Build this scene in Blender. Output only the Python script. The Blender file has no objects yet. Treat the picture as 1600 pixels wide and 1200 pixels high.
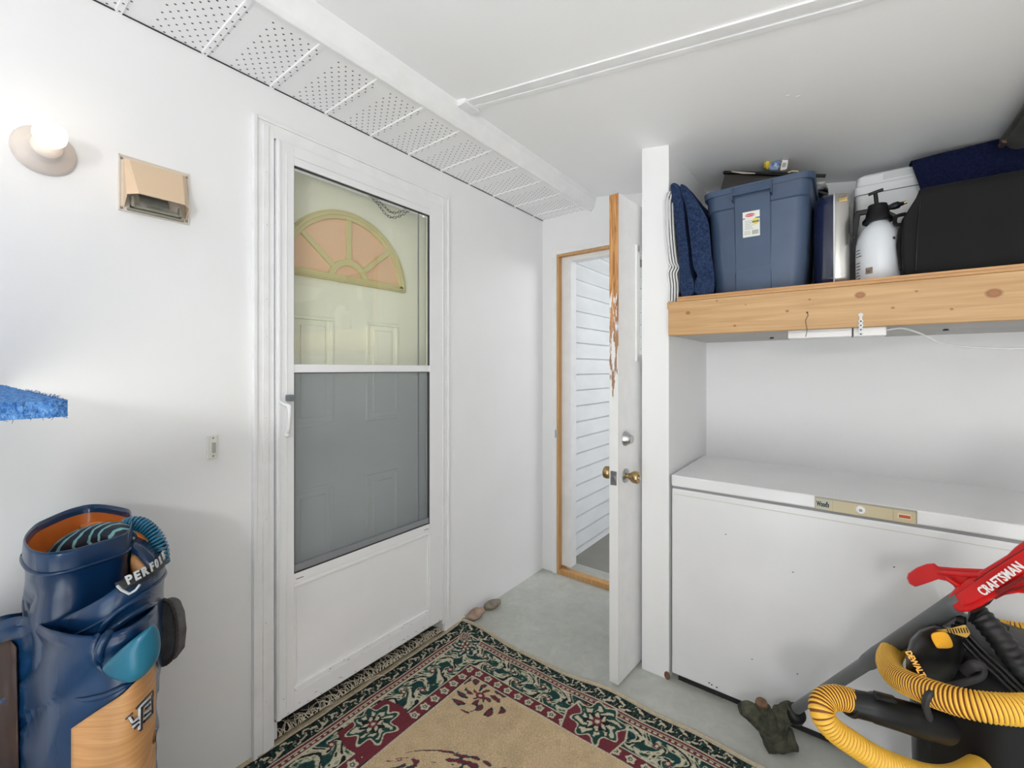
import bpy, bmesh, math, random
import numpy as np
from mathutils import Vector, Matrix, noise
R = math.radians
sc = bpy.context.scene
col = sc.collection
random.seed(7)

# ------------------------------------------------------------------ camera
FP, CYH, HC = 684.0, 577.0, 1.31            # focal length (px of a 1600 wide frame), horizon row, eye height
YAW = math.atan(520 / 684.0)
CAM = Vector((1.583, -2.416, HC))
VD = Vector((-math.sin(YAW), math.cos(YAW), 0)); VR = Vector((math.cos(YAW), math.sin(YAW), 0))
cd = bpy.data.cameras.new('camera'); cam = bpy.data.objects.new('camera', cd); col.objects.link(cam)
cam.location = CAM; cam.rotation_euler = (R(90), 0, YAW)
cd.sensor_width = 36; cd.lens = 36 * FP / 1600; cd.shift_y = -(600 - CYH) / 1600; cd.clip_start = .02
sc.camera = cam

# ------------------------------------------------------------------ world, lights, exposure
w = bpy.data.worlds.new('world'); sc.world = w; w.use_nodes = True
wb = w.node_tree.nodes['Background']; wb.inputs[0].default_value = (.92, .96, 1, 1); wb.inputs[1].default_value = .24
def area(name, loc, target, sx, sy, power, color=(1, 1, 1)):
    l = bpy.data.lights.new(name, 'AREA'); l.shape = 'RECTANGLE'; l.size = sx; l.size_y = sy; l.energy = power; l.color = color
    o = bpy.data.objects.new(name, l); col.objects.link(o); o.location = loc
    o.rotation_euler = (Vector(target) - Vector(loc)).to_track_quat('-Z', 'Y').to_euler(); return o
area('shadow_lamp', (1.95, -3.6, 1.62), (1.25, -.5, .8), .18, .18, 6.5, (1, .985, .96))  # added lamp behind the camera, throws the trimmer's shadow on the freezer
sl = bpy.data.lights.new('sun', 'SUN'); sl.energy = 17.5; sl.angle = R(1); sl.color = (.90, .94, 1)     # falls on the floor behind the camera and bounces up
so = bpy.data.objects.new('sun', sl); col.objects.link(so); so.rotation_euler = Vector((.04, .74, -.68)).to_track_quat('-Z', 'Y').to_euler()
area('siding_lamp', (1.7, 1.0, 2.24), (-.3, .9, .6), 1.0, .8, 13, (.95, .98, 1))  # added lamp that brightens the siding and shades its laps from above
sc.view_settings.view_transform = 'Standard'; sc.view_settings.look = 'None'
sc.view_settings.gamma = 1; sc.view_settings.exposure = 1.0; sc.view_settings.use_curve_mapping = False
sc.cycles.max_bounces = 10; sc.cycles.diffuse_bounces = 8; sc.cycles.transparent_max_bounces = 16

# ------------------------------------------------------------------ placing helpers
def ray(x, y):
    q = VD + VR * ((x - 800) / FP); return Vector((q.x, q.y, -(y - CYH) / FP))
def D(d, x, y): return CAM + ray(x, y) * d                 # a point at distance d along the view
def P(ax, val, x, y):                                      # a point on an axis-aligned plane
    q = ray(x, y); t = (val - CAM[ax]) / q[ax]; return CAM + q * t
def ceil_z(x): return 2.345 - .16 * (x - .43)

# ------------------------------------------------------------------ materials
def lin(c):
    return tuple(((v / 255) / 12.92 if v / 255 <= .04045 else ((v / 255 + .055) / 1.055) ** 2.4) for v in c) + (1,)
MATS = {}
def mat(name, c, rough=.5, metal=0, var=.04, scale=6, bump=0, bscale=60, spec=.5, stretch=(1, 1, 1), coat=0, c2=None, emit=0):
    """plain surface with a little procedural variation"""
    if name in MATS: return MATS[name]
    m = bpy.data.materials.new(name); m.use_nodes = True; MATS[name] = m
    nt = m.node_tree; N = nt.nodes; L = nt.links; b = N['Principled BSDF']
    b.inputs['Roughness'].default_value = rough; b.inputs['Metallic'].default_value = metal
    b.inputs['Specular IOR Level'].default_value = spec; b.inputs['Coat Weight'].default_value = coat
    tc = N.new('ShaderNodeTexCoord'); mp = N.new('ShaderNodeMapping'); mp.inputs['Scale'].default_value = stretch
    L.new(tc.outputs['Object'], mp.inputs[0])
    ns = N.new('ShaderNodeTexNoise'); ns.inputs['Scale'].default_value = scale; ns.inputs['Detail'].default_value = 5
    L.new(mp.outputs[0], ns.inputs['Vector'])
    cr = N.new('ShaderNodeValToRGB'); cr.color_ramp.elements[0].position = .35; cr.color_ramp.elements[1].position = .65
    a = lin(c); d = lin(c2) if c2 else tuple(v * (1 - 2 * var) for v in a[:3]) + (1,)
    cr.color_ramp.elements[0].color = d; cr.color_ramp.elements[1].color = a
    L.new(ns.outputs['Fac'], cr.inputs[0]); L.new(cr.outputs[0], b.inputs['Base Color'])
    if bump:
        n2 = N.new('ShaderNodeTexNoise'); n2.inputs['Scale'].default_value = bscale; n2.inputs['Detail'].default_value = 4
        L.new(mp.outputs[0], n2.inputs['Vector'])
        bp = N.new('ShaderNodeBump'); bp.inputs['Strength'].default_value = bump; bp.inputs['Distance'].default_value = .004
        L.new(n2.outputs['Fac'], bp.inputs['Height']); L.new(bp.outputs[0], b.inputs['Normal'])
    if emit:
        b.inputs['Emission Color'].default_value = lin(c); b.inputs['Emission Strength'].default_value = emit
    return m
def math_node(nt, op, a, b=None):
    n = nt.nodes.new('ShaderNodeMath'); n.operation = op
    for i, v in enumerate((a, b)):
        if v is None: continue
        if isinstance(v, (int, float)): n.inputs[i].default_value = v
        else: nt.links.new(v, n.inputs[i])
    return n.outputs[0]
def mixrgb(nt, fac, a, b):
    n = nt.nodes.new('ShaderNodeMix'); n.data_type = 'RGBA'
    nt.links.new(fac, n.inputs[0])
    for i, v in ((6, a), (7, b)):
        if isinstance(v, tuple): n.inputs[i].default_value = v
        else: nt.links.new(v, n.inputs[i])
    return n.outputs[2]
def glass_mat(name, tint, gloss=.07, rough=.02, haze=0, hazecol=(200, 200, 200)):
    m = bpy.data.materials.new(name); m.use_nodes = True; nt = m.node_tree; N = nt.nodes; L = nt.links
    N.remove(N['Principled BSDF']); out = N['Material Output']
    t = N.new('ShaderNodeBsdfTransparent'); t.inputs[0].default_value = tint
    g = N.new('ShaderNodeBsdfGlossy'); g.inputs['Roughness'].default_value = rough
    mx = N.new('ShaderNodeMixShader'); mx.inputs[0].default_value = gloss
    L.new(t.outputs[0], mx.inputs[1]); L.new(g.outputs[0], mx.inputs[2]); last = mx.outputs[0]
    if haze:
        d = N.new('ShaderNodeBsdfDiffuse'); d.inputs[0].default_value = lin(hazecol)
        m2 = N.new('ShaderNodeMixShader'); m2.inputs[0].default_value = haze
        L.new(last, m2.inputs[1]); L.new(d.outputs[0], m2.inputs[2]); last = m2.outputs[0]
    L.new(last, out.inputs['Surface']); MATS[name] = m; return m
def attr_mat(name, attr, rough=.9, bump=.3, bscale=400):
    m = bpy.data.materials.new(name); m.use_nodes = True; nt = m.node_tree; N = nt.nodes; L = nt.links; b = N['Principled BSDF']
    a = N.new('ShaderNodeAttribute'); a.attribute_name = attr
    tc = N.new('ShaderNodeTexCoord'); ns = N.new('ShaderNodeTexNoise'); ns.inputs['Scale'].default_value = bscale; ns.inputs['Detail'].default_value = 3
    L.new(tc.outputs['Object'], ns.inputs['Vector'])
    v = N.new('ShaderNodeMapRange'); v.inputs[1].default_value = .3; v.inputs[2].default_value = .7; v.inputs[3].default_value = .6; v.inputs[4].default_value = 1.15
    L.new(ns.outputs['Fac'], v.inputs[0])
    mu = N.new('ShaderNodeVectorMath'); mu.operation = 'SCALE'; L.new(a.outputs['Color'], mu.inputs[0]); L.new(v.outputs[0], mu.inputs['Scale'])
    L.new(mu.outputs[0], b.inputs['Base Color']); b.inputs['Roughness'].default_value = rough; b.inputs['Specular IOR Level'].default_value = .1
    bp = N.new('ShaderNodeBump'); bp.inputs['Strength'].default_value = bump; bp.inputs['Distance'].default_value = .002
    L.new(ns.outputs['Fac'], bp.inputs['Height']); L.new(bp.outputs[0], b.inputs['Normal']); MATS[name] = m; return m

WALL = mat('wall_paint', (238, 238, 239), .55, var=.012, scale=3, bump=.05, bscale=90)
CEIL = mat('ceiling_paint', (248, 248, 249), .6, var=.01, scale=2)
WHITE = mat('white_enamel', (236, 236, 238), .35, var=.012, scale=8)
CASING = mat('casing_paint', (240, 240, 241), .4, var=.025, scale=14, bump=.08, bscale=60)
VINYL = mat('white_vinyl', (236, 236, 236), .45, var=.01)
DARKGAP = mat('shaded_gap', (40, 40, 40), .8)  # dark colour painted in for the shade of narrow gaps
STEEL = mat('brushed_steel', (190, 190, 192), .3, 1, var=.05, scale=40)
BRASS = mat('worn_brass', (192, 166, 118), .28, 1, var=.12, scale=50)
SCREW = mat('screw_metal', (165, 163, 160), .4, .9)
BLACKP = mat('black_plastic', (15, 16, 18), .45, spec=.4, var=.05, bump=.05, bscale=300)
CONC = None
def floor_mat():
    m = bpy.data.materials.new('painted_concrete'); m.use_nodes = True; nt = m.node_tree; N = nt.nodes; L = nt.links; b = N['Principled BSDF']
    tc = N.new('ShaderNodeTexCoord')
    n1 = N.new('ShaderNodeTexNoise'); n1.inputs['Scale'].default_value = 2.2; n1.inputs['Detail'].default_value = 8; n1.inputs['Roughness'].default_value = .65
    n2 = N.new('ShaderNodeTexNoise'); n2.inputs['Scale'].default_value = 16; n2.inputs['Detail'].default_value = 6; n2.inputs['Distortion'].default_value = 1.5
    L.new(tc.outputs['Object'], n1.inputs['Vector']); L.new(tc.outputs['Object'], n2.inputs['Vector'])
    cr = N.new('ShaderNodeValToRGB'); e = cr.color_ramp.elements
    e[0].position = .3; e[0].color = lin((176, 178, 170)); e[1].position = .7; e[1].color = lin((202, 204, 198)); L.new(n1.outputs[0], cr.inputs[0])
    c2 = N.new('ShaderNodeValToRGB'); e = c2.color_ramp.elements; e[0].position = .3; e[0].color = (.82, .82, .82, 1); e[1].position = .62; e[1].color = (1, 1, 1, 1)
    L.new(n2.outputs[0], c2.inputs[0])
    mu = N.new('ShaderNodeMix'); mu.data_type = 'RGBA'; mu.blend_type = 'MULTIPLY'; mu.inputs[0].default_value = .6
    L.new(cr.outputs[0], mu.inputs[6]); L.new(c2.outputs[0], mu.inputs[7])
    # the strip in front of the freezer is worn to a browner tone
    sx = N.new('ShaderNodeSeparateXYZ'); L.new(tc.outputs['Object'], sx.inputs[0])
    f = N.new('ShaderNodeMapRange'); f.inputs[1].default_value = .80; f.inputs[2].default_value = .95; L.new(sx.outputs[0], f.inputs[0])
    L.new(mixrgb(nt, f.outputs[0], mu.outputs[2], lin((176, 168, 152))), b.inputs['Base Color'])
    b.inputs['Roughness'].default_value = .55
    bp = N.new('ShaderNodeBump'); bp.inputs['Strength'].default_value = .15; bp.inputs['Distance'].default_value = .004
    L.new(n2.outputs[0], bp.inputs['Height']); L.new(bp.outputs[0], b.inputs['Normal']); return m
CONC = floor_mat()
def pine_mat(name, knots, ax=0, dark=(186, 144, 96), light=(206, 168, 122), along=(1.2, 30, 30)):
    """knots: list of (u, v, radius) in object space (u along the board, v up)"""
    m = bpy.data.materials.new(name); m.use_nodes = True; nt = m.node_tree; N = nt.nodes; L = nt.links; b = N['Principled BSDF']
    tc = N.new('ShaderNodeTexCoord'); mp = N.new('ShaderNodeMapping'); mp.inputs['Scale'].default_value = along
    L.new(tc.outputs['Object'], mp.inputs[0])
    ns = N.new('ShaderNodeTexNoise'); ns.inputs['Scale'].default_value = 3; ns.inputs['Detail'].default_value = 7; ns.inputs['Distortion'].default_value = .6
    L.new(mp.outputs[0], ns.inputs['Vector'])
    cr = N.new('ShaderNodeValToRGB'); e = cr.color_ramp.elements; e[0].position = .3; e[0].color = lin(dark); e[1].position = .7; e[1].color = lin(light)
    L.new(ns.outputs[0], cr.inputs[0]); last = cr.outputs[0]
    sx = N.new('ShaderNodeSeparateXYZ'); L.new(tc.outputs['Object'], sx.inputs[0])
    for (u, v, r) in knots:
        du = math_node(nt, 'DIVIDE', math_node(nt, 'SUBTRACT', sx.outputs[0], u), r * 1.35)
        dv = math_node(nt, 'DIVIDE', math_node(nt, 'SUBTRACT', sx.outputs[2], v), r)
        dd = math_node(nt, 'SQRT', math_node(nt, 'ADD', math_node(nt, 'MULTIPLY', du, du), math_node(nt, 'MULTIPLY', dv, dv)))
        k = N.new('ShaderNodeMapRange'); k.inputs[1].default_value = 1.25; k.inputs[2].default_value = .8; k.inputs[3].default_value = 0; k.inputs[4].default_value = .85
        L.new(dd, k.inputs[0]); last = mixrgb(nt, k.outputs[0], last, lin((140, 88, 50)))
        k2 = N.new('ShaderNodeMapRange'); k2.inputs[1].default_value = .75; k2.inputs[2].default_value = .4; k2.inputs[3].default_value = 0; k2.inputs[4].default_value = .6
        L.new(dd, k2.inputs[0]); last = mixrgb(nt, k2.outputs[0], last, lin((172, 112, 68)))
    L.new(last, b.inputs['Base Color']); b.inputs['Roughness'].default_value = .5; MATS[name] = m; return m
PINE = pine_mat('bare_pine', [], dark=(190, 142, 88), light=(214, 168, 112), along=(30, 30, 2))

# ------------------------------------------------------------------ mesh builder
WL = {}
def wloc(o): return WL.get(o.name, Vector((0, 0, 0)))
class MB:
    def __init__(s): s.bm = bmesh.new()
    def verts(s, pts): return [s.bm.verts.new(p) for p in pts]
    def face(s, vs, mi=0):
        try: f = s.bm.faces.new(vs); f.material_index = mi; return f
        except ValueError: return None
    def box(s, x0, x1, y0, y1, z0, z1, M=None, mi=0):
        x0, x1 = min(x0, x1), max(x0, x1); y0, y1 = min(y0, y1), max(y0, y1); z0, z1 = min(z0, z1), max(z0, z1)
        p = [Vector((x, y, z)) for z in (z0, z1) for (x, y) in ((x0, y0), (x1, y0), (x1, y1), (x0, y1))]
        if M: p = [M @ q for q in p]
        v = s.verts(p)
        for f in ((3, 2, 1, 0), (4, 5, 6, 7), (0, 1, 5, 4), (1, 2, 6, 5), (2, 3, 7, 6), (3, 0, 4, 7)): s.face([v[i] for i in f], mi)
        return s
    def prism(s, poly, off, mi=0):
        """poly: 3D points of a flat outline; off: extrusion vector"""
        a = s.verts(poly); b = s.verts([Vector(p) + Vector(off) for p in poly]); n = len(poly)
        s.face(a, mi); s.face(b[::-1], mi)
        for i in range(n): s.face([a[i], b[i], b[(i + 1) % n], a[(i + 1) % n]], mi)
        return s
    def loft(s, rings, cap0=True, cap1=True, closed=True, mis=None):
        rv = [s.verts(r) for r in rings]; n = len(rings[0])
        for k in range(len(rv) - 1):
            for i in range(n if closed else n - 1):
                j = (i + 1) % n
                s.face([rv[k][i], rv[k][j], rv[k + 1][j], rv[k + 1][i]], mis[k] if mis else 0)
        if cap0: s.face(rv[0][::-1], mis[0] if mis else 0)
        if cap1: s.face(rv[-1], mis[-1] if mis else 0)
        return s
    def tube(s, pts, r, n=10, cap=True, mis=None, flat=1.0):
        pts = [Vector(p) for p in pts]; rr = r if isinstance(r, (list, tuple)) else [r] * len(pts)
        rings = []; up = None
        for i, p in enumerate(pts):
            t = (pts[min(i + 1, len(pts) - 1)] - pts[max(i - 1, 0)]).normalized()
            if up is None:
                up = Vector((0, 0, 1)) if abs(t.z) < .9 else Vector((1, 0, 0))
            a = (up - t * up.dot(t)).normalized(); up = a; b = t.cross(a)
            rings.append([p + (a * math.cos(2 * math.pi * k / n) + b * math.sin(2 * math.pi * k / n) * flat) * rr[i] for k in range(n)])
        return s.loft(rings, cap, cap, mis=mis)
    def lathe(s, prof, base, axis=(0, 0, 1), n=24, mis=None, ref=None):
        """prof: (radius, height) pairs"""
        ax = Vector(axis).normalized(); a = Vector(ref) if ref else (Vector((1, 0, 0)) if abs(ax.x) < .8 else Vector((0, 1, 0)))
        a = (a - ax * a.dot(ax)).normalized(); b = ax.cross(a); base = Vector(base)
        return s.loft([[base + ax * h + (a * math.cos(2 * math.pi * k / n) + b * math.sin(2 * math.pi * k / n)) * max(r, 1e-4) for k in range(n)] for r, h in prof], mis=mis)
    def ball(s, c, r, sub=3, sc_=(1, 1, 1)):
        g = bmesh.ops.create_icosphere(s.bm, subdivisions=sub, radius=r)
        for v in g['verts']: v.co = Vector((v.co.x * sc_[0], v.co.y * sc_[1], v.co.z * sc_[2])) + Vector(c)
        return s
    def grid(s, f, nu, nv, mi=0, wrap=False):
        vs = [[s.bm.verts.new(f(i / nu, j / nv)) for j in range(nv + 1)] for i in range(nu + (0 if wrap else 1))]
        for i in range(nu):
            i2 = (i + 1) % nu if wrap else i + 1
            for j in range(nv): s.face([vs[i][j], vs[i2][j], vs[i2][j + 1], vs[i][j + 1]], mi)
        return s
    def text(s, txt, size, M, depth=.0008, font_scale=1.0, spacing=1.0, bold=0.0, shear=0.0, fit=None):
        cu = bpy.data.curves.new('t', 'FONT'); cu.body = txt; cu.size = size; cu.extrude = depth; cu.offset = bold
        cu.align_x = 'CENTER'; cu.align_y = 'CENTER'; cu.space_character = spacing; cu.resolution_u = 3; cu.shear = shear
        o = bpy.data.objects.new('t', cu); col.objects.link(o)
        bpy.context.view_layer.update()
        me = bpy.data.meshes.new_from_object(o.evaluated_get(bpy.context.evaluated_depsgraph_get()))
        if fit:
            xs = [v.co.x for v in me.vertices]; ys = [v.co.y for v in me.vertices]; cx_, cy_ = (max(xs) + min(xs)) / 2, (max(ys) + min(ys)) / 2
            kx_, ky_ = fit[0] / (max(xs) - min(xs)), fit[1] / (max(ys) - min(ys)); font_scale = 1
            for v in me.vertices: v.co.x = (v.co.x - cx_) * kx_; v.co.y = (v.co.y - cy_) * ky_
        for v in me.vertices: v.co = M @ Vector((v.co.x * font_scale, v.co.y, v.co.z))
        s.bm.from_mesh(me); bpy.data.objects.remove(o); bpy.data.curves.remove(cu); bpy.data.meshes.remove(me)
        return s
    def build(s, name, m, parent=None, smooth=0, bevel=0, seg=2, sub=0, fix=True, solid=0):
        if fix: bmesh.ops.recalc_face_normals(s.bm, faces=s.bm.faces)
        me = bpy.data.meshes.new(name)
        if parent: base = wloc(parent); org = base
        else:
            xs = [v.co for v in s.bm.verts]
            lo = Vector((min(c.x for c in xs), min(c.y for c in xs), min(c.z for c in xs))); hi = Vector((max(c.x for c in xs), max(c.y for c in xs), 0))
            org = Vector(((lo.x + hi.x) / 2, (lo.y + hi.y) / 2, lo.z))
        for v in s.bm.verts: v.co -= org
        s.bm.to_mesh(me); s.bm.free()
        for q in (m if isinstance(m, (list, tuple)) else [m]): me.materials.append(q)
        if smooth:
            me.polygons.foreach_set('use_smooth', [True] * len(me.polygons))
            if smooth < 180: me.set_sharp_from_angle(angle=R(smooth))
        o = bpy.data.objects.new(name, me); col.objects.link(o)
        if parent: o.parent = parent; WL[o.name] = org.copy()
        else: o.location = org; WL[o.name] = org.copy()
        if solid: md = o.modifiers.new('s', 'SOLIDIFY'); md.thickness = solid; md.offset = 0
        if bevel: md = o.modifiers.new('b', 'BEVEL'); md.width = bevel; md.segments = seg; md.limit_method = 'ANGLE'; md.angle_limit = R(40)
        if sub: md = o.modifiers.new('u', 'SUBSURF'); md.levels = sub; md.render_levels = sub
        return o
def empty(name, loc, label=None, cat=None, group=None, kind=None):
    o = bpy.data.objects.new(name, None); col.objects.link(o); o.location = loc; o.empty_display_size = .1; WL[o.name] = Vector(loc)
    return tag(o, label, cat, group, kind)
def tag(o, label=None, cat=None, group=None, kind=None):
    if label: o['label'] = label
    if cat: o['category'] = cat
    if group: o['group'] = group
    if kind: o['kind'] = kind
    return o
def frame_M(o, xdir, ydir):
    x = Vector(xdir).normalized(); y = Vector(ydir); y = (y - x * y.dot(x)).normalized(); z = x.cross(y)
    return Matrix(((x.x, y.x, z.x, o[0]), (x.y, y.y, z.y, o[1]), (x.z, y.z, z.z, o[2]), (0, 0, 0, 1)))
def spline(pts, n=12, closed=False):
    pts = [Vector(p) for p in pts]; out = []; m = len(pts)
    rng = range(m if closed else m - 1)
    for i in rng:
        g = (lambda k: pts[k % m]) if closed else (lambda k: pts[max(0, min(m - 1, k))])
        p0, p1, p2, p3 = g(i - 1), g(i), g(i + 1), g(i + 2)
        for k in range(n):
            t = k / n
            out.append(.5 * ((2 * p1) + (p2 - p0) * t + (2 * p0 - 5 * p1 + 4 * p2 - p3) * t * t + (3 * p1 - p0 - 3 * p2 + p3) * t ** 3))
    if not closed: out.append(pts[-1])
    return out
def rrect(cx, cy, hx, hy, r, z, n=5):
    out = []
    for (sx, sy, a0) in ((1, 1, 0), (-1, 1, 90), (-1, -1, 180), (1, -1, 270)):
        for k in range(n + 1):
            a = R(a0 + 90 * k / n); out.append(Vector((cx + sx * (hx - r) + r * math.cos(a), cy + sy * (hy - r) + r * math.sin(a), z)))
    return out
def S(o, label=None, cat=None): return tag(o, label, cat, kind='structure')

# ================================================================== ROOM SHELL
S(MB().box(-.2, 3.6, -5.1, .2, -.1, 0).build('floor', CONC))
DY0, DY1, DZ = -1.705, -.885, 2.13          # opening of the entrance door in the left wall
m = MB(); m.box(-.16, 0, -5.1, DY0, 0, 2.7); m.box(-.16, 0, DY1, .10, 0, 2.7); m.box(-.16, 0, DY0, DY1, DZ, 2.7)
S(m.build('wall_left', WALL))
m = MB(); m.box(0, .10, 0, .1, 0, 2.6); m.box(.93, .876, 0, .1, 0, 2.6); m.box(.1, .93, 0, .1, 2.045, 2.6)
S(m.build('wall_far', WALL))
m = MB(); m.box(.876, .993, -.549, .1, 0, 2.5)
S(m.build('wall_partition', WALL, bevel=.003))
m = MB(); p = P(1, -.549, 1040, 1054)
m.ball((.986, -.549, .018), .016, 2, (.8, .2, 1.1)); S(m.build('trim_11', mat('chipped_brown', (112, 82, 64), .9)))
m = MB(); m.box(.993, 3.6, .08, .2, 0, 2.5); S(m.build('wall_alcove', WALL))
S(MB().box(-4, 12, -16, -5.1, -.1, -.01).build('floor_bounce', mat('bounce_ground_grey', (150, 148, 144), .9)))  # unseen ground, added so sunlight bounces up into the room
S(MB().box(3.6, 12, -5.1, .2, -.1, -.01).build('floor_side', mat('bounce_ground_grey', (150, 148, 144), .9)))  # same added bounce ground beyond the right opening
# right and near walls have the wide openings the daylight comes through
m = MB(); m.box(3.5, 3.6, -5.1, .08, 0, .55); m.box(3.5, 3.6, -5.1, .08, 1.65, 2.3); m.box(3.5, 3.6, -2.2, .08, .55, 1.65); m.box(3.5, 3.6, -5.1, -4.2, .55, 1.65)
S(m.build('wall_right', WALL))
m = MB(); m.box(0, 1.0, -5.1, -5, 0, 2.6); m.box(3.4, 3.5, -5.1, -5, 0, 2.6); m.box(1.0, 3.4, -5.1, -5, 2.10, 2.6)
S(m.build('wall_near', WALL))
m = MB(); m.prism([(.34, -5.1, ceil_z(.34)), (3.6, -5.1, ceil_z(3.6)), (3.6, -5.1, ceil_z(3.6) + .06), (.34, -5.1, ceil_z(.34) + .06)], (0, 5.3, 0))
S(m.build('ceiling', CEIL))
S(MB().box(-.16, .36, -5.1, .1, 2.62, 2.7).build('trim_9', CEIL))

# vented soffit strip
def soffit_mat():
    m = bpy.data.materials.new('vented_soffit'); m.use_nodes = True; nt = m.node_tree; N = nt.nodes; L = nt.links; b = N['Principled BSDF']
    tc = N.new('ShaderNodeTexCoord'); g = N.new('ShaderNodeNewGeometry'); sx = N.new('ShaderNodeSeparateXYZ'); L.new(g.outputs['Position'], sx.inputs[0])
    px = math_node(nt, 'DIVIDE', sx.outputs[0], .0205)
    yy = math_node(nt, 'ADD', sx.outputs[1], .709 + 10)
    ph = math_node(nt, 'MODULO', yy, .2007)
    row = math_node(nt, 'FLOOR', px)
    odd = math_node(nt, 'MULTIPLY', math_node(nt, 'MODULO', row, 2), .5)
    u = math_node(nt, 'SUBTRACT', math_node(nt, 'FRACT', px), .5)
    py = math_node(nt, 'ADD', math_node(nt, 'DIVIDE', ph, .0255), odd)
    v = math_node(nt, 'SUBTRACT', math_node(nt, 'FRACT', py), .5)
    d = math_node(nt, 'SQRT', math_node(nt, 'ADD', math_node(nt, 'MULTIPLY', math_node(nt, 'MULTIPLY', u, .0205), math_node(nt, 'MULTIPLY', u, .0205)),
        math_node(nt, 'MULTIPLY', math_node(nt, 'MULTIPLY', v, .0255), math_node(nt, 'MULTIPLY', v, .0255))))
    hole = math_node(nt, 'LESS_THAN', d, .0030)
    for (a, op, val) in ((ph, 'GREATER_THAN', .028), (ph, 'LESS_THAN', .184), (sx.outputs[0], 'LESS_THAN', .30)):
        hole = math_node(nt, 'MULTIPLY', hole, math_node(nt, op, a, val))
    L.new(mixrgb(nt, hole, lin((244, 244, 245)), lin((64, 64, 66))), b.inputs['Base Color']); b.inputs['Roughness'].default_value = .5
    return m
SOF = soffit_mat()
m = MB(); m.box(0, .338, -5, 0, 2.289, 2.30)
for k in range(-3, 22):
    y = -.709 - .2007 * k
    if y > -.01 or y < -5: continue
    m.prism([(0, y - .009, 2.2895), (0, y + .009, 2.2895), (0, y + .007, 2.285), (0, y - .007, 2.285)], (.336, 0, 0))
S(m.build('trim_1', SOF))
# dark gap line at the soffit / wall seam
S(MB().box(0, .0025, -5, 0, 2.2855, 2.290).build('trim_8', mat('seam_gap', (60, 60, 60), .9)))
# cove board between soffit and ceiling
m = MB(); prof = [(.336, 2.286), (.346, 2.274), (.358, 2.272), (.368, 2.284), (.384, 2.325), (.392, ceil_z(.392) + .01), (.336, 2.37)]
m.prism([(x, -5, z) for x, z in prof], (0, 5, 0)); S(m.build('trim_2', CASING, bevel=.003))
# battens covering the ceiling joints
m = MB()
a0, a1 = .40, 3.4
m.prism([(a0, -1.185, ceil_z(a0)), (a0, -1.185, ceil_z(a0) - .006), (a0, -1.150, ceil_z(a0) - .006), (a0, -1.150, ceil_z(a0))], (a1 - a0, 0, ceil_z(a1) - ceil_z(a0)))
m.prism([(a0, -1.140, ceil_z(a0)), (a0, -1.140, ceil_z(a0) - .006), (a0, -1.118, ceil_z(a0) - .006), (a0, -1.118, ceil_z(a0))], (a1 - a0, 0, ceil_z(a1) - ceil_z(a0)))
S(m.build('trim_3', CASING, bevel=.002))
m = MB(); m.box(.380, .430, -1.195, -1.11, 2.330, 2.356); S(m.build('trim_4', CASING, bevel=.004))
# two small ceiling dimples
m = MB()
for q in ((1232, 150), (1248, 149)):
    p = P(2, ceil_z(1.45), *q); m = MB(); m.ball((p.x, p.y, ceil_z(p.x)), .006, 2, (1.2, .7, .25)); S(m.build('trim_10', CASING, smooth=180))

# ================================================================== ENTRANCE: casing, storm door, inner door
XS = .022
def Y0(px, X=XS): return P(0, X, px, 600).y
yl, yr = Y0(397), Y0(703); dl, dr = Y0(432), Y0(693); cz = 2.163; dz0, dz1 = .094, 2.105
m = MB()
m.box(0, .014, yl, dl - .0035, 0, cz); m.box(0, .014, dr + .0005, yr, .06, cz); m.box(0, .0135, dl - .0035, dr + .0005, dz1 + .0045, cz)
m.box(.0142, .021, yl, yl + .012, 0, cz); m.box(.0142, .018, yl + .030, yl + .050, 0, cz - .022)
m.box(.0142, .021, yr - .010, yr, .06, cz); m.box(.0142, .0205, yl + .0125, yr - .0105, cz - .010, cz)
case = S(m.build('trim_5', CASING, bevel=.0015))
m = MB(); m.box(0, .003, dl - .0035, dl, .06, dz1 + .0045); m.box(0, .003, dl, dr, dz1, dz1 + .0045); m.build('gap_shade', DARKGAP, case)  # dark strip painting the shaded gap between casing and storm door
m = MB()
for z in (.18, .45, .80, 1.07, 1.15, 1.42, 1.55, 1.80, 1.98):
    m = MB(); m.lathe([(.0035, 0), (.0035, .001), (.001, .003)], (.018, yl + .040, z), (1, 0, 0), 8); m.build('screw', CASING, case)
for z in (1.25, 1.7, .7, .25):
    m = MB(); m.lathe([(.003, 0), (.003, .001), (.001, .003)], (.014, yr - .02, z), (1, 0, 0), 8); m.build('screw', CASING, case)
# door reveal (jamb lining) and sill in the opening
m = MB(); m.box(-.13, 0, DY0, DY0 + .012, .02, DZ); m.box(-.13, 0, DY1 - .012, DY1, .02, DZ); m.box(-.13, 0, DY0 + .012, DY1 - .012, DZ - .012, DZ)
m.box(-.088, -.078, DY1 - .03, DY1 - .012, .05, DZ - .012); m.box(-.088, -.078, DY0 + .012, DY0 + .03, .05, DZ - .012)
S(m.build('trim_6', mat('reveal_paint', (222, 222, 222), .5)))
S(MB().box(-.092, -.004, DY0, DY1, 0, .0015).build('trim_12', mat('recess_shade', (70, 72, 70), .8)))  # dark sheet painting the shade on the floor under the door
S(MB().box(-.158, -.095, DY0, DY1, 0, .045).build('trim_7', mat('dark_sill', (70, 68, 64), .7)))

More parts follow.
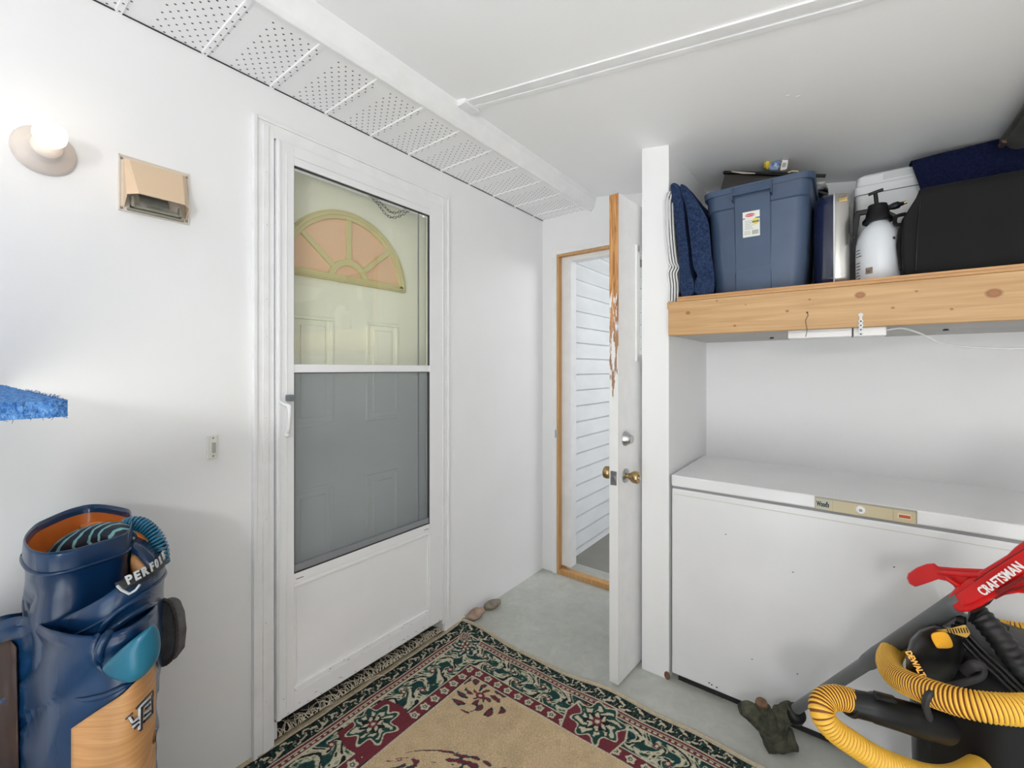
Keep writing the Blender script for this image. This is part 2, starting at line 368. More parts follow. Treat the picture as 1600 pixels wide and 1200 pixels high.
door = empty('door_1', (XS, (dl + dr) / 2, dz0), 'white storm door with glass above, screen below and a kick panel', None, None, 'structure')
gl, gr = Y0(458, .018), Y0(670, .018)
z_gt, z_rt, z_rb, z_gb = 2.035, 1.328, 1.298, .582
m = MB()
m.box(0, .026, dl, gl, dz0, dz1); m.box(0, .026, gr, dr, dz0, dz1); m.box(0, .0255, gl, gr, z_gt, dz1); m.box(0, .022, gl, gr, z_rb, z_rt)
m.box(0, .0255, gl, gr, dz0, .16); m.box(0, .024, gl, gr, z_gb - .035, z_gb)
m.box(.026, .030, dl + .004, dl + .012, dz0, dz1); m.box(.026, .029, dl + .03, dl + .034, .12, dz1 - .04); m.box(.026, .030, dr - .012, dr - .004, dz0, dz1)
m.box(.026, .030, gl, gr, z_gt + .028, z_gt + .034); m.box(.022, .028, gl, gr, z_gt, z_gt + .010)
m.build('door_frame', WHITE, door, bevel=.002)
m = MB(); m.box(.006, .014, gl, gr, .16, z_gb - .035); m.build('kick_panel', WHITE, door)
m = MB(); m.box(.014, .024, gl + .001, gr - .001, .160, .178); m.box(.014, .022, gl, gl + .010, .178, z_gb - .035); m.box(.014, .022, gr - .010, gr, .178, z_gb - .035)
m.box(.014, .024, gl, gr, z_gb - .050, z_gb - .035); m.build('panel_bead', CASING, door, bevel=.002)
GREYT = mat('grey_gasket', (70, 70, 72), .6); ALU = mat('grey_aluminium', (150, 152, 156), .4, .3)
m = MB(); b_ = .003
m.box(.010, .0235, gl, gl + b_, z_gb, z_rb); m.box(.010, .0235, gr - b_, gr, z_gb, z_rb); m.box(.010, .0235, gl, gr, z_rb - b_, z_rb); m.box(.010, .0245, gl, gr, z_gb, z_gb + .004)
m.box(.010, .0235, gl, gl + .0015, z_rt, z_gt); m.box(.010, .0235, gr - .0015, gr, z_rt, z_gt); m.box(.010, .0235, gl, gr, z_gt - .002, z_gt)
m.build('gasket', GREYT, door)
m = MB(); m.box(.006, .021, gl + .004, gr - .004, z_gb + .004, z_gb + .028); m.box(.002, .008, gr - .055, gr - .05, z_gb, z_gt); m.build('sash_rail', ALU, door, bevel=.001)
m = MB(); m.box(.010, .013, gl, gr, z_rt, z_gt); m.build('glass_pane', glass_mat('upper_glass', (.985, .988, .96, 1), .05), door)
m = MB(); m.box(.008, .010, gl, gr, z_gb, z_rb)
def screen_mat():
    mm = glass_mat('insect_screen', (.92, .93, .95, 1), .02, .3, .28, (156, 162, 168)); return mm
m.build('screen', screen_mat(), door)
# latch and white pull handle
m = MB(); p = P(0, .045, 454, 622); m.box(.026, .055, p.y - .010, p.y + .012, p.z - .011, p.z + .011); m.build('latch_button', mat('grey_zinc', (120, 126, 132), .4, .5), door, bevel=.003)
m = MB(); p = P(0, .045, 450, 632); q = P(0, .045, 451, 680)
m.tube([(.032, p.y, p.z), (.05, p.y + .002, p.z - .006), (.052, p.y + .002, p.z - .03), (.046, q.y, q.z + .02), (.03, q.y, q.z)], [.009, .008, .006, .0065, .007], 10)
m.tube([(.03, p.y - .022, p.z + .012), (.042, p.y - .004, p.z - .004)], .004, 8); m.ball((.034, q.y, q.z), .009, 2)
m.build('pull_handle', WHITE, door, smooth=60)
m = MB()
for z, a, b in ((z_gb - .022, gl + .008, gl + .034), (z_gb - .022, gr - .034, gr - .008)): m = MB(); m.box(.0245, .0255, a, b, z, z + .002); m.build('panel_slot', GREYT, door)
m = MB(); m.box(.002, .012, dl, dr, .086, .0935); m.build('door_sweep', mat('sweep_grey', (150, 150, 150), .6), door)
# scuffs along the bottom rail, chipped paint with its own shape
m = MB(); rs = random.Random(3)
for k in range(46):
    y = rs.uniform(dl + .01, dr - .01); z = rs.choice([.162, .17, .112, .098]) + rs.uniform(-.004, .004); X = .0262 if z < .16 else .0242
    a = rs.uniform(.002, .010); m.box(X - .0005, X + .0002, y, y + a, z, z + rs.uniform(.0008, .0025))
m.build('paint_scuff', mat('scuff', (150, 148, 142), .8), door)

# inner entrance door
XI = -.092
inner = empty('door_2', (XI, -1.3, .05), 'cream panelled entrance door with fan window behind the storm door', None, None, 'structure')
CREAM = mat('cream_door', (246, 247, 236), .45, var=.01)
iy0, iy1 = DY0 + .012, DY1 - .012
cY = P(0, XI, 543, 440).y; rY = P(0, XI, 631, 455).y - cY; base_z = P(0, XI, 631, 457).z; rZ = P(0, XI, 543, 333).z - base_z
m = MB(); m.box(XI - .04, XI, iy0, iy1, .05, 2.07); m.build('door_slab', CREAM, inner)
YF = mat('fan_frame_cream', (214, 205, 158), .5, var=.02)
def arc(ry, rz, X, n=40, z0=0): return [Vector((X, cY - ry * math.cos(math.pi * k / n), base_z + z0 + rz * math.sin(math.pi * k / n))) for k in range(n + 1)]
def ring(m, ro, ri, x0, x1, fz=1.0, zi=.0):
    a, b = arc(ro[0], ro[1], x0), arc(ri[0], ri[1], x0, z0=zi); n = len(a)
    a2, b2 = [p + Vector((x1 - x0, 0, 0)) for p in a], [p + Vector((x1 - x0, 0, 0)) for p in b]
    va, vb, va2, vb2 = m.verts(a), m.verts(b), m.verts(a2), m.verts(b2)
    for k in range(n - 1):
        m.face([va2[k], va2[k + 1], vb2[k + 1], vb2[k]]); m.face([va[k], va[k + 1], va2[k + 1], va2[k]]); m.face([vb[k], vb[k + 1], vb2[k + 1], vb2[k]]); m.face([va[k], va[k + 1], vb[k + 1], vb[k]])
m = MB(); t = .035
ring(m, (rY, rZ), (rY - t, rZ - t), XI, XI + .016); ring(m, (rY - .008, rZ - .008), (rY - .02, rZ - .02), XI + .016, XI + .022)
m.box(XI, XI + .016, cY - rY, cY + rY, base_z - .004, base_z + .024); m.box(XI + .016, XI + .021, cY - rY + .01, cY + rY - .01, base_z + .002, base_z + .012)
h = .095; ring(m, (h, h), (h - .026, h - .026), XI, XI + .015)
for a in (40, 90, 140):
    d = Vector((0, -math.cos(R(a)), math.sin(R(a)))); o0 = Vector((XI, cY, base_z)); nrm = Vector((0, d.z, -d.y)) * .011
    s0 = .08; s1 = 1 / math.sqrt((d.y / (rY - .03)) ** 2 + (d.z / (rZ - .03)) ** 2) + .005
    m.prism([o0 + d * s0 - nrm, o0 + d * s1 - nrm, o0 + d * s1 + nrm, o0 + d * s0 + nrm], (.014, 0, 0))
m.build('fan_frame', YF, inner, bevel=.002)
m = MB(); a = arc(rY - t + .004, rZ - t + .004, XI + .002); m.prism(a + [Vector((XI + .002, cY + rY - t, base_z + .01)), Vector((XI + .002, cY - rY + t, base_z + .01))], (.002, 0, 0))
m.build('fan_glass', mat('peach_glass', (240, 202, 172), .25, var=.03, scale=3), inner)
m = MB()
def panel(px0, px1, zt, zb):
    ya, yb = P(0, XI, px0, 500).y, P(0, XI, px1, 500).y
    for i, (e, x0, x1) in enumerate(((0, 0, .006), (.022, 0, .004), (.034, 0, .007))):
        pass
    e = .014
    m.box(XI, XI + .010, ya, yb, zt - e, zt); m.box(XI, XI + .010, ya, yb, zb, zb + e); m.box(XI, XI + .010, ya, ya + e, zb + e, zt - e); m.box(XI, XI + .010, yb - e, yb, zb + e, zt - e)
    e = .036; m.box(XI, XI + .009, ya + e, yb - e, zb + e, zt - e)
zt = P(0, XI, 596, 505).z; zb = P(0, XI, 596, 655).z; zt2 = P(0, XI, 596, 737).z
hw = abs(P(0, XI, 621, 500).y - P(0, XI, 571, 500).y)
for (a, b) in ((571, 621),):
    panel(a, b, zt, zb); panel(a, b, zt2, .28)
ya = P(0, XI, 520, 500).y
for (za, zb_) in ((zt, zb), (zt2, .28)):
    e = .014; y0_, y1_ = ya - hw, ya
    m.box(XI, XI + .010, y0_, y1_, za - e, za); m.box(XI, XI + .010, y0_, y1_, zb_, zb_ + e); m.box(XI, XI + .010, y0_, y0_ + e, zb_ + e, za - e); m.box(XI, XI + .010, y1_ - e, y1_, zb_ + e, za - e)
    m.box(XI, XI + .009, y0_ + .036, y1_ - .036, zb_ + .036, za - .036)
m.build('panel_moulding', CREAM, inner, bevel=.003)
# safety chain under the head of the frame
m = MB(); X = -.012
path = spline([P(0, X, *q) for q in ((552, 280), (572, 300), (590, 318), (602, 334), (613, 340), (626, 337), (640, 328), (648, 318))], 8) 
path2 = spline([P(0, X + .01, *q) for q in ((560, 286), (578, 300), (596, 318), (612, 332), (628, 330), (642, 322))], 8)
for pth in (path, path2):
    L_ = 0; last = pth[0]; k = 0
    for i in range(1, len(pth)):
        if (pth[i] - last).length > .013:
            t = (pth[i] - last).normalized(); c = (pth[i] + last) / 2; sd = Vector((1, 0, 0)) if k % 2 else t.cross(Vector((1, 0, 0))); sd = (sd - t * sd.dot(t)).normalized()
            m.tube([c + (t * math.cos(a) * .0095 + sd * math.sin(a) * .0050) for a in [2 * math.pi * j / 10 for j in range(11)]], .0015, 5); last = pth[i]; k += 1
ch = m.build('safety_chain', mat('dull_chain', (120, 120, 116), .4, .6), None, smooth=60); tag(ch, 'thin steel chain hanging behind the storm door glass at its top', 'chain')

# ================================================================== FAR DOOR
m = MB()
Fx = lambda px: P(1, 0, px, 600).x
m.box(.080, .112, -.012, 0, 0, 2.070); m.box(.112, .93, -.012, 0, 2.044, 2.070)
m.box(.126, .195, .03, .1, .046, 2.0); m.box(.126, .90, .03, .1, 2.0, 2.030)
fr = S(m.build('door_3', CASING, bevel=.002), 'white frame of the back doorway with bare pine rebate', None)
m = MB(); m.box(.100, .126, -.006, .1, 0, 2.043); m.box(.126, .92, -.006, .1, 2.030, 2.043); m.box(.127, .91, -.004, .045, .0, .030); m.build('pine_rebate', PINE, fr)
m = MB(); p = P(1, -.013, 869, 678); m.box(p.x - .010, p.x + .010, -.0145, -.012, p.z - .026, p.z + .026); m.build('strike_plate', STEEL, fr, bevel=.001)

# the open leaf
hin = Vector((.878, -.015)); ltc = Vector((.842, -.722)); hin = ltc + (Vector((.905, .03)) - ltc).normalized() * .745
dirL = (hin - ltc).normalized(); nL = Vector((dirL.y, -dirL.x))     # nL points to +X (right face)
def lf(s, t, z): return Vector((ltc.x + dirL.x * s - nL.x * t, ltc.y + dirL.y * s - nL.y * t, z))   # s along leaf from latch edge, t depth from the right face to the left
TH = .040; LW = .745; zt_l, zb_l = 2.035, .012
def peel_mat():
    m = bpy.data.materials.new('peeling_paint_edge'); m.use_nodes = True; nt = m.node_tree; N = nt.nodes; L = nt.links; b = N['Principled BSDF']
    g = N.new('ShaderNodeNewGeometry'); sx = N.new('ShaderNodeSeparateXYZ'); L.new(g.outputs['Position'], sx.inputs[0])
    mp = N.new('ShaderNodeMapping'); mp.inputs['Scale'].default_value = (60, 60, 9); L.new(g.outputs['Position'], mp.inputs[0])
    ns = N.new('ShaderNodeTexNoise'); ns.inputs['Scale'].default_value = 1; ns.inputs['Detail'].default_value = 6; ns.inputs['Roughness'].default_value = .65; L.new(mp.outputs[0], ns.inputs['Vector'])
    r = N.new('ShaderNodeMapRange'); r.inputs[1].default_value = 1.12; r.inputs[2].default_value = 1.85; r.inputs[3].default_value = -.20; r.inputs[4].default_value = .55
    L.new(sx.outputs[2], r.inputs[0])
    r.inputs[1].default_value = 1.15; r.inputs[2].default_value = 1.60; r.inputs[3].default_value = -.05; r.inputs[4].default_value = .06
    rb = N.new('ShaderNodeMapRange'); rb.inputs[1].default_value = 1.60; rb.inputs[2].default_value = 1.80; rb.inputs[3].default_value = 0; rb.inputs[4].default_value = .4; L.new(sx.outputs[2], rb.inputs[0])
    rc = N.new('ShaderNodeMapRange'); rc.inputs[1].default_value = 1.05; rc.inputs[2].default_value = 1.2; rc.inputs[3].default_value = -.3; rc.inputs[4].default_value = 0; L.new(sx.outputs[2], rc.inputs[0])
    k = math_node(nt, 'GREATER_THAN', math_node(nt, 'ADD', math_node(nt, 'ADD', ns.outputs[0], r.outputs[0]), math_node(nt, 'ADD', rb.outputs[0], rc.outputs[0])), .535)
    wv = N.new('ShaderNodeTexNoise'); wv.inputs['Scale'].default_value = 1; wv.inputs['Detail'].default_value = 4; wv.inputs['Distortion'].default_value = .8
    mp2 = N.new('ShaderNodeMapping'); mp2.inputs['Scale'].default_value = (120, 120, 8); L.new(g.outputs['Position'], mp2.inputs[0]); L.new(mp2.outputs[0], wv.inputs['Vector'])
    cr = N.new('ShaderNodeValToRGB'); e = cr.color_ramp.elements; e[0].position = .35; e[0].color = lin((150, 92, 50)); e[1].position = .6; e[1].color = lin((212, 158, 98)); L.new(wv.outputs[0], cr.inputs[0])
    zt = N.new('ShaderNodeMapRange'); zt.inputs[1].default_value = 1.60; zt.inputs[2].default_value = 1.35; L.new(sx.outputs[2], zt.inputs[0])
    wood = mixrgb(nt, zt.outputs[0], cr.outputs[0], lin((158, 122, 98)))
    L.new(mixrgb(nt, k, lin((234, 234, 234)), wood), b.inputs['Base Color']); b.inputs['Roughness'].default_value = .55; return m
leaf = empty('door_4', lf(.37, .02, 0), 'white panel door standing open with brass knobs and peeling latch edge', None, None, 'structure')
wz0, wz1, ws0, ws1 = 1.355, 1.845, .165, .60
lfp = lambda x, y: None
m = MB()
def lbox(m, s0, s1, t0, t1, z0, z1, mi=0):
    p = [lf(s, t, z) for z in (z0, z1) for (s, t) in ((s0, t0), (s1, t0), (s1, t1), (s0, t1))]; v = m.verts(p)
    for f in ((3, 2, 1, 0), (4, 5, 6, 7), (0, 1, 5, 4), (1, 2, 6, 5), (2, 3, 7, 6), (3, 0, 4, 7)): m.face([v[i] for i in f], mi)
lbox(m, .004, ws0, 0, TH, zb_l, zt_l); lbox(m, ws1, LW, 0, TH, zb_l, zt_l); lbox(m, ws0, ws1, 0, TH, zb_l, wz0); lbox(m, ws0, ws1, 0, TH, wz1, zt_l)
m.build('door_slab', CASING, leaf)
m = MB(); lbox(m, 0, .004, 0, TH, zb_l, zt_l); m.build('latch_edge', peel_mat(), leaf)
m = MB()
for (a, b, c, d) in ((ws0 - .01, ws0 + .02, wz0 - .01, wz1 + .01), (ws1 - .02, ws1 + .01, wz0 - .01, wz1 + .01), (ws0, ws1, wz0 - .01, wz0 + .02), (ws0, ws1, wz1 - .02, wz1 + .01)): lbox(m, a, b, -.006, TH + .006, c, d)
m.build('window_bead', CASING, leaf)
m = MB(); lbox(m, ws0, ws1, .018, .021, wz0, wz1); m.build('window_pane', glass_mat('leaf_glass', (.95, .95, .93, 1), .05), leaf)
kz, bz = P(0, .85, 983, 738).z, P(0, .85, 978, 682).z
kz = 1.31 - (738 - 577) * 1.90 / 684; bz = 1.31 - (682 - 577) * 1.90 / 684
n3 = Vector((nL.x, nL.y, 0))
m = MB(); b0 = lf(.062, 0, kz); m.lathe([(.030, 0), (.030, .004), (.024, .009), (.012, .012)], b0, n3, 24); m.build('knob_rose', STEEL, leaf, smooth=40)
m = MB(); m.lathe([(.012, .008), (.012, .022), (.020, .030), (.026, .042), (.026, .056), (.022, .062), (.012, .063)], b0, n3, 24); kn = m.build('door_knob', BRASS, leaf, smooth=40)
m = MB(); m.lathe([(.011, .062), (.011, .067), (.004, .067)], b0, n3, 16); m.build('lock_cylinder', STEEL, kn, smooth=40)
b1 = lf(.062, TH, kz); m = MB(); m.lathe([(.028, 0), (.028, .004), (.013, .010), (.013, .02), (.022, .028), (.027, .042), (.026, .054), (.016, .060), (0, .061)], b1, -n3, 24); m.build('door_knob', BRASS, leaf, smooth=40)
m = MB(); b2 = lf(.062, 0, bz); m.lathe([(.031, 0), (.030, .005), (.019, .024), (.017, .026), (.017, .031), (.004, .031)], b2, n3, 24); m.build('deadbolt_cylinder', STEEL, leaf, smooth=40)
m = MB(); lbox(m, -.0015, 0, .008, .032, bz - .029, bz + .029); m.build('deadbolt_plate', CASING, leaf, bevel=.0008)
m = MB(); lbox(m, -.0015, 0, .006, .034, kz - .032, kz + .026); m.build('latch_plate', STEEL, leaf)
m = MB(); m.lathe([(.012, 0), (.010, .009), (.002, .010)], lf(-.001, .020, kz - .004), -Vector((dirL.x, dirL.y, 0)), 16); m.build('latch_bolt', STEEL, leaf, smooth=50)

# ------------------------------------------------------------------ outside the back door
m = MB(); e = .116
for k in range(-1, 20):
    z = k * e
    m.prism([(-.02, .1, z), (.024, .1, z), (.024, .1, z + .008), (.002, .1, z + e), (-.02, .1, z + e)], (0, 4.2, 0))
sd = S(m.build('wall_outside', mat('white_siding', (236, 238, 240), .5, var=.03, scale=9, stretch=(1, .4, 1))))
S(MB().box(-.1, 1.5, .2, 4.3, 2.30, 2.36).build('ceiling_outside', mat('grey_soffit', (150, 150, 150), .6)))  # soffit extended into an added roof that keeps sun off the siding
S(MB().box(-.5, 6, .2, 6, -.2, -.06).build('floor_outside', mat('grey_ground', (150, 148, 142), .9)))

# ================================================================== ALCOVE SHELF
kn_ = []
for (x, y, r) in ((1075, 489, .0065), (1148, 509, .004), (1120, 470, .003), (1344, 461, .010), (1230, 486, .004), (1395, 481, .0035), (1553, 458, .0125), (1487, 483, .003), (1265, 468, .003), (1432, 455, .003), (1165, 476, .002)):
    p = P(1, -.58, x, y); kn_.append((p.x, p.z, r))
sx0, sx1 = 1.000, 2.75
cxs = (sx0 + sx1) / 2
knl = [(a - cxs, b - 1.449, r) for a, b, r in kn_]
PB = pine_mat('pine_board', knl)
shelf = empty('storage_shelf', (cxs, -.25, 1.449), 'pine fronted storage shelf built across the alcove above the chest freezer', 'shelf')
WL[shelf.name] = Vector((cxs, -.25, 1.449))
m = MB(); m.box(sx0, sx1, -.58, -.542, 1.449, 1.587); m.build('front_board', PB, shelf, bevel=.003)
m = MB(); m.box(.996, 1.0355, -.5795, .078, 1.560, 1.5872); m.build('side_cleat', PINE, shelf)
m = MB(); m.box(1.036, sx1, -.580, .078, 1.5875, 1.597); m.box(1.036, sx1, -.577, .078, 1.5975, 1.606); m.build('plywood_top', pine_mat('plywood', [], dark=(180, 130, 78), light=(204, 158, 108)), shelf, bevel=.001)
m = MB(); m.box(.995, sx1, -.542, .078, 1.452, 1.465); m.build('soffit_board', mat('grey_board', (188, 186, 183), .6, var=.06, scale=5), shelf)
m = MB()
for q in ((1206, 527), (1478, 514)): 
    p = P(2, 1.452, *q); m = MB(); m.lathe([(.009, 0), (.006, .006)], (p.x, p.y, 1.446), (0, 0, 1), 10); m.build('bolt_head', GREYT, shelf)
m = MB(); pz = P(1, -.584, 1261, 488); pts = [Vector((pz.x, -.585, pz.z)), Vector((pz.x + .003, -.588, pz.z - .012)), Vector((pz.x - .004, -.588, pz.z - .03)), Vector((pz.x, -.586, pz.z - .06)), Vector((pz.x - .004, -.585, pz.z - .085))]
m.tube(spline(pts, 6), .0010, 6); m.ball((pz.x, -.581, pz.z), .003, 2); m.build('wire_hook', mat('dark_wire', (90, 72, 55), .6, .4), shelf)
# perforated strap over the light
strap_pts = [P(1, -.582, 1345, y) for y in (492, 502, 508.5, 515, 522)]
m = MB()
for p in strap_pts: m.lathe([(.0065, 0), (.0065, .0012)], (p.x, -.5825 - .0012, p.z), (0, 1, 0), 16)
m.box(strap_pts[0].x - .0035, strap_pts[0].x + .0035, -.5835, -.5825, strap_pts[-1].z, strap_pts[0].z)
st = m.build('hanger_strap', mat('galvanised', (205, 206, 208), .45, .2), shelf)
m = MB()
for p in strap_pts[1:]: m = MB(); m.lathe([(.0026, 0), (.0026, .0006)], (p.x, -.5845, p.z), (0, 1, 0), 10); m.build('strap_hole', GREYT, st)
# light fitting below the shelf
fit = empty('strip_light', (1.55, -.49, 1.42), 'white strip light fitting strapped under the pine shelf front', 'light fitting')
m = MB(); m.box(1.418, 1.602, -.535, -.455, 1.422, 1.451); m.box(1.418, 1.602, -.538, -.45, 1.440, 1.444); m.build('diffuser', mat('fitting_white', (236, 236, 238), .3), fit, bevel=.002)
m = MB(); m.box(1.606, 1.692, -.538, -.455, 1.421, 1.451); m.build('end_housing', WHITE, fit, bevel=.004)
m = MB(); m.box(1.598, 1.610, -.53, -.46, 1.424, 1.449); m.build('housing_joint', GREYT, fit)
m = MB(); cp = [Vector((1.690, -.50, 1.440)), P(1, -.48, 1410, 513), P(1, -.44, 1440, 522), P(1, -.42, 1465, 534), P(1, -.40, 1500, 541), P(1, -.40, 1550, 544), P(1, -.40, 1600, 544), P(1, -.40, 1680, 540), Vector((2.45, .05, 1.40)), Vector((2.5, .079, 1.3))]
m.tube(spline(cp, 8), .0032, 8); m.build('power_cord', mat('white_cord', (225, 225, 225), .4), fit, smooth=60)

# ================================================================== CHEST FREEZER
FX0, FX1 = 1.004, 2.36
FRZ = mat('freezer_enamel', (232, 232, 234), .28, var=.02, scale=5, bump=.04, bscale=120)
fz = empty('chest_freezer', (1.68, -.3, 0), 'long white chest freezer with beige control strip standing in the alcove', 'freezer')
m = MB(); m.box(FX0, FX1, -.546, -.03, .035, .812); m.build('cabinet', FRZ, fz, bevel=.006)
m = MB(); m.box(FX0 + .02, FX1 - .02, -.52, -.05, 0, .035); m.build('base_gap_shade', DARKGAP, fz)  # dark block standing in for the shaded gap below the cabinet
m = MB(); m.box(FX0 + .002, FX1 - .002, -.543, -.035, .808, .824); m.build('lid_gasket', mat('grey_rubber', (150, 150, 152), .6), fz)
m = MB(); m.box(FX0, FX1, -.552, -.035, .822, .868); m.build('lid', FRZ, fz, bevel=.005)
m = MB(); m.box(FX0 + .01, FX1, -.5475, -.546, .788, .7895); m.build('trim_line', mat('trim_grey', (200, 196, 180), .5), fz)
pa, pb = P(1, -.555, 1273, 785).x, P(1, -.555, 1433, 800).x
m = MB(); m.box(pa, pb, -.5555, -.552, .8225, .866); cp_ = m.build('control_strip', mat('beige_panel', (205, 192, 158), .4, var=.03), fz, bevel=.001)
m = MB(); m.box(pa, pb, -.558, -.5555, .861, .866); m.box(pa, pa + .002, -.558, -.5555, .8225, .862); m.box(pb - .002, pb, -.558, -.5555, .8225, .862)
lw = (pb - pa); m.box(pa + lw * .19, pa + lw * .193, -.557, -.5555, .8225, .862); m.box(pa + lw * .785, pa + lw * .788, -.557, -.5555, .8225, .862); m.build('strip_border', mat('beige_border', (165, 160, 145), .5), cp_)
m = MB(); m.box(pa + .004, pa + lw * .165, -.5565, -.5555, .826, .859); m.build('name_plate', mat('plate_grey', (188, 190, 178), .4), cp_)
m = MB(); m.text("Wood's", .022, frame_M(Vector((pa + lw * .086, -.5569, .843)), (1, 0, 0), (0, 0, 1)), .0004, 1.0, .92, .0010, fit=(lw * .135, .019)); m.build('lettering', mat('black_ink', (25, 25, 25), .5), cp_)
kx = pa + lw * .475
m = MB(); m.lathe([(.013, 0), (.013, .004), (.011, .006), (.006, .006), (.006, .009), (.002, .009)], (kx, -.5555, .843), (0, -1, 0), 24); m.build('thermostat_dial', mat('dial_white', (240, 240, 238), .3), cp_, smooth=40)
m = MB(); m.lathe([(.005, 0), (.005, .001)], (kx, -.5647, .843), (0, -1, 0), 16); m.build('dial_centre', ALU, cp_)
m = MB(); m.box(pa + lw * .825, pa + lw * .945, -.558, -.5555, .835, .851); m.build('lamp_bezel', mat('bezel_cream', (226, 214, 190), .3), cp_)
m = MB(); m.box(pa + lw * .838, pa + lw * .94, -.559, -.557, .838, .847); m.build('indicator_lamp', mat('orange_lens', (190, 90, 50), .3), cp_)
m = MB(); rs = random.Random(5)
for (x, y) in ((1239, 894), (1175, 1030), (1246, 1053), (1397, 886), (1180, 738), (1134, 835)):
    p = P(1, -.546, x, y)
    if p.z < .80: m = MB(); m.ball((p.x, -.546, p.z), .0028, 1, (1.2, .15, .8)); m.build('chip_mark', mat('chip_grey', (110, 106, 102), .8), fz)
m = MB()
for (x, y) in ((1108, 1067), (1112, 1070), (1120, 1074), (1120, 1083), (1128, 1090)):
    p = P(1, -.546, x, y); m = MB(); m.ball((p.x, -.546, p.z), .004, 1, (1, .12, .8)); m.build('rust_chip', mat('rust_dark', (80, 66, 58), .9), fz)

# ================================================================== THINGS ON THE SHELF
TOP = 1.606
# folded white metal frames
ch = empty('folding_chair', (.99, -.3, TOP), 'folded chair of white metal tube standing between the pillar wall and blue mat', 'chair')
WT = mat('white_tube', (225, 225, 226), .3, .1)
for k in range(4):
    dx = .0105 * k; yy = -.574 + .012 * k; x0 = P(1, -.572, 1041, 400).x + dx * .75; top = 2.045 + (.006 if k in (1, 2) else 0) - .012 * (k == 3)
    xb = x0 + .012
    pts = [(xb, yy, 1.592), (xb + .001, yy, 1.66), (xb - .004, yy - .001, 1.71), (xb + .006, yy, 1.735), (xb - .004, yy, 1.76), (x0 - .002, yy, 1.85), (x0 - .008, yy, 1.99), (x0 - .004, yy, top - .02), (x0 + .004, yy + .004, top), (x0 + .008, yy + .05, top), (x0 + .008, yy + .30, top), (x0 + .008, yy + .34, top - .02), (xb, yy + .35, 1.8), (xb, yy + .35, 1.592), (xb, yy + .30, 1.592), (xb, yy + .02, 1.592)]
    m = MB(); m.tube(spline(pts, 5), .0042, 8); m.build('tube_frame', WT, ch, smooth=60)
m = MB(); m.box(1.030, 1.034, -.54, -.26, 1.63, 1.98); m.build('seat_panel', mat('dark_weave', (90, 92, 95), .7), ch)

FELT_N = [0]
def felt(name, c, c2): return mat(name, c, .95, c2=c2, scale=120, bump=1.0, bscale=260, spec=.1)
BLUEF = felt('blue_fibre', (52, 68, 100), (32, 44, 74))
mt = empty('fibre_mat', (1.12, -.3, TOP), 'folded blue fibre mat standing on the shelf beside the blue tote', 'mat')
def outline_extrude(m, pix, Y, dy, wob=.004, squeeze=0):
    pts = [P(1, Y, x, y) for x, y in pix]; pts = spline(pts, 4, True)
    rings = []; n = 12; rs = random.Random(2)
    c = sum(pts, Vector()) / len(pts)
    for k in range(n + 1):
        f = k / n; sc_ = 1 - .04 * (abs(f - .5) * 2) ** 6
        rings.append([Vector((c.x + (p.x - c.x) * sc_ * (1 - squeeze * min(1, f * 8)) - squeeze * .03 * min(1, f * 8) + noise.noise(p * 9 + Vector((0, k * .5, 0))) * wob, p.y + dy * f, max(TOP + .001, c.z + (p.z - c.z) * sc_ + noise.noise(p * 7 + Vector((3, k * .5, 0))) * wob))) for p in pts])
    m.loft(rings)
m = MB(); outline_extrude(m, [(1050, 283), (1058, 286), (1066, 310), (1071, 350), (1076, 400), (1080, 428), (1085, 445), (1082, 464), (1064, 466), (1062, 430), (1059, 380), (1053, 330), (1047, 292)], -.560, .45); m.build('outer_fold', BLUEF, mt, smooth=60)
m = MB(); outline_extrude(m, [(1062, 285), (1070, 289), (1085, 306), (1098, 326), (1108, 350), (1113, 400), (1116, 460), (1088, 463), (1086, 445), (1090, 432), (1084, 420), (1079, 385), (1073, 330), (1062, 296)], -.555, .45, squeeze=.30); m.build('inner_fold', BLUEF, mt, smooth=60)

# blue tote
BIN = mat('tote_blue', (68, 86, 114), .45, var=.05, scale=4, c2=(60, 76, 102))
bn = empty('storage_tote', (1.29, -.28, TOP), 'large slate blue plastic tote without lid filled above its rim', 'storage box')
cx, cy = 1.309, -.275
def br(hx, hy, z, r=.045): return rrect(cx, cy, hx, hy, r, z, 8)
z_r = 2.022
m = MB()
m.loft([br(.150, .215, TOP + .001), br(.154, .22, TOP + .02), br(.168, .236, 1.925), br(.170, .238, 1.940), br(.176, .245, 1.946), br(.178, .247, 1.99), br(.180, .249, z_r - .02), br(.187, .256, z_r - .022), br(.189, .258, z_r), br(.182, .25, z_r), br(.172, .241, 1.98), br(.16, .23, 1.7), br(.14, .21, 1.62)])
m.build('tote_body', BIN, bn, smooth=35)
# centre panel with pull lip on the short end
fy = lambda z: cy - (.215 + (z - TOP) * .0715)
xa0, xa1 = 1.238, 1.362
m = MB()
rings = []
for z, o in ((TOP + .004, .006), (1.7, .008), (1.9, .010), (1.975, .012)):
    y = fy(z) - o
    rings.append([Vector((xa0, y + .03, z)), Vector((xa0, y + .003, z)), Vector((xa0 + .003, y, z)), Vector((xa1 - .003, y, z)), Vector((xa1, y + .003, z)), Vector((xa1, y + .03, z))])
m.loft(rings); m.build('centre_panel', BIN, bn, smooth=30)
m = MB(); yy = fy(2.0); m.prism([(xa0 - .004, yy + .02, 2.03), (xa0 - .004, yy - .022, 2.012), (xa0 - .004, yy - .026, 1.985), (xa0 - .004, yy - .022, 1.982), (xa0 - .004, yy - .012, 1.995), (xa0 - .004, yy + .02, 1.99)], (xa1 - xa0 + .008, 0, 0))
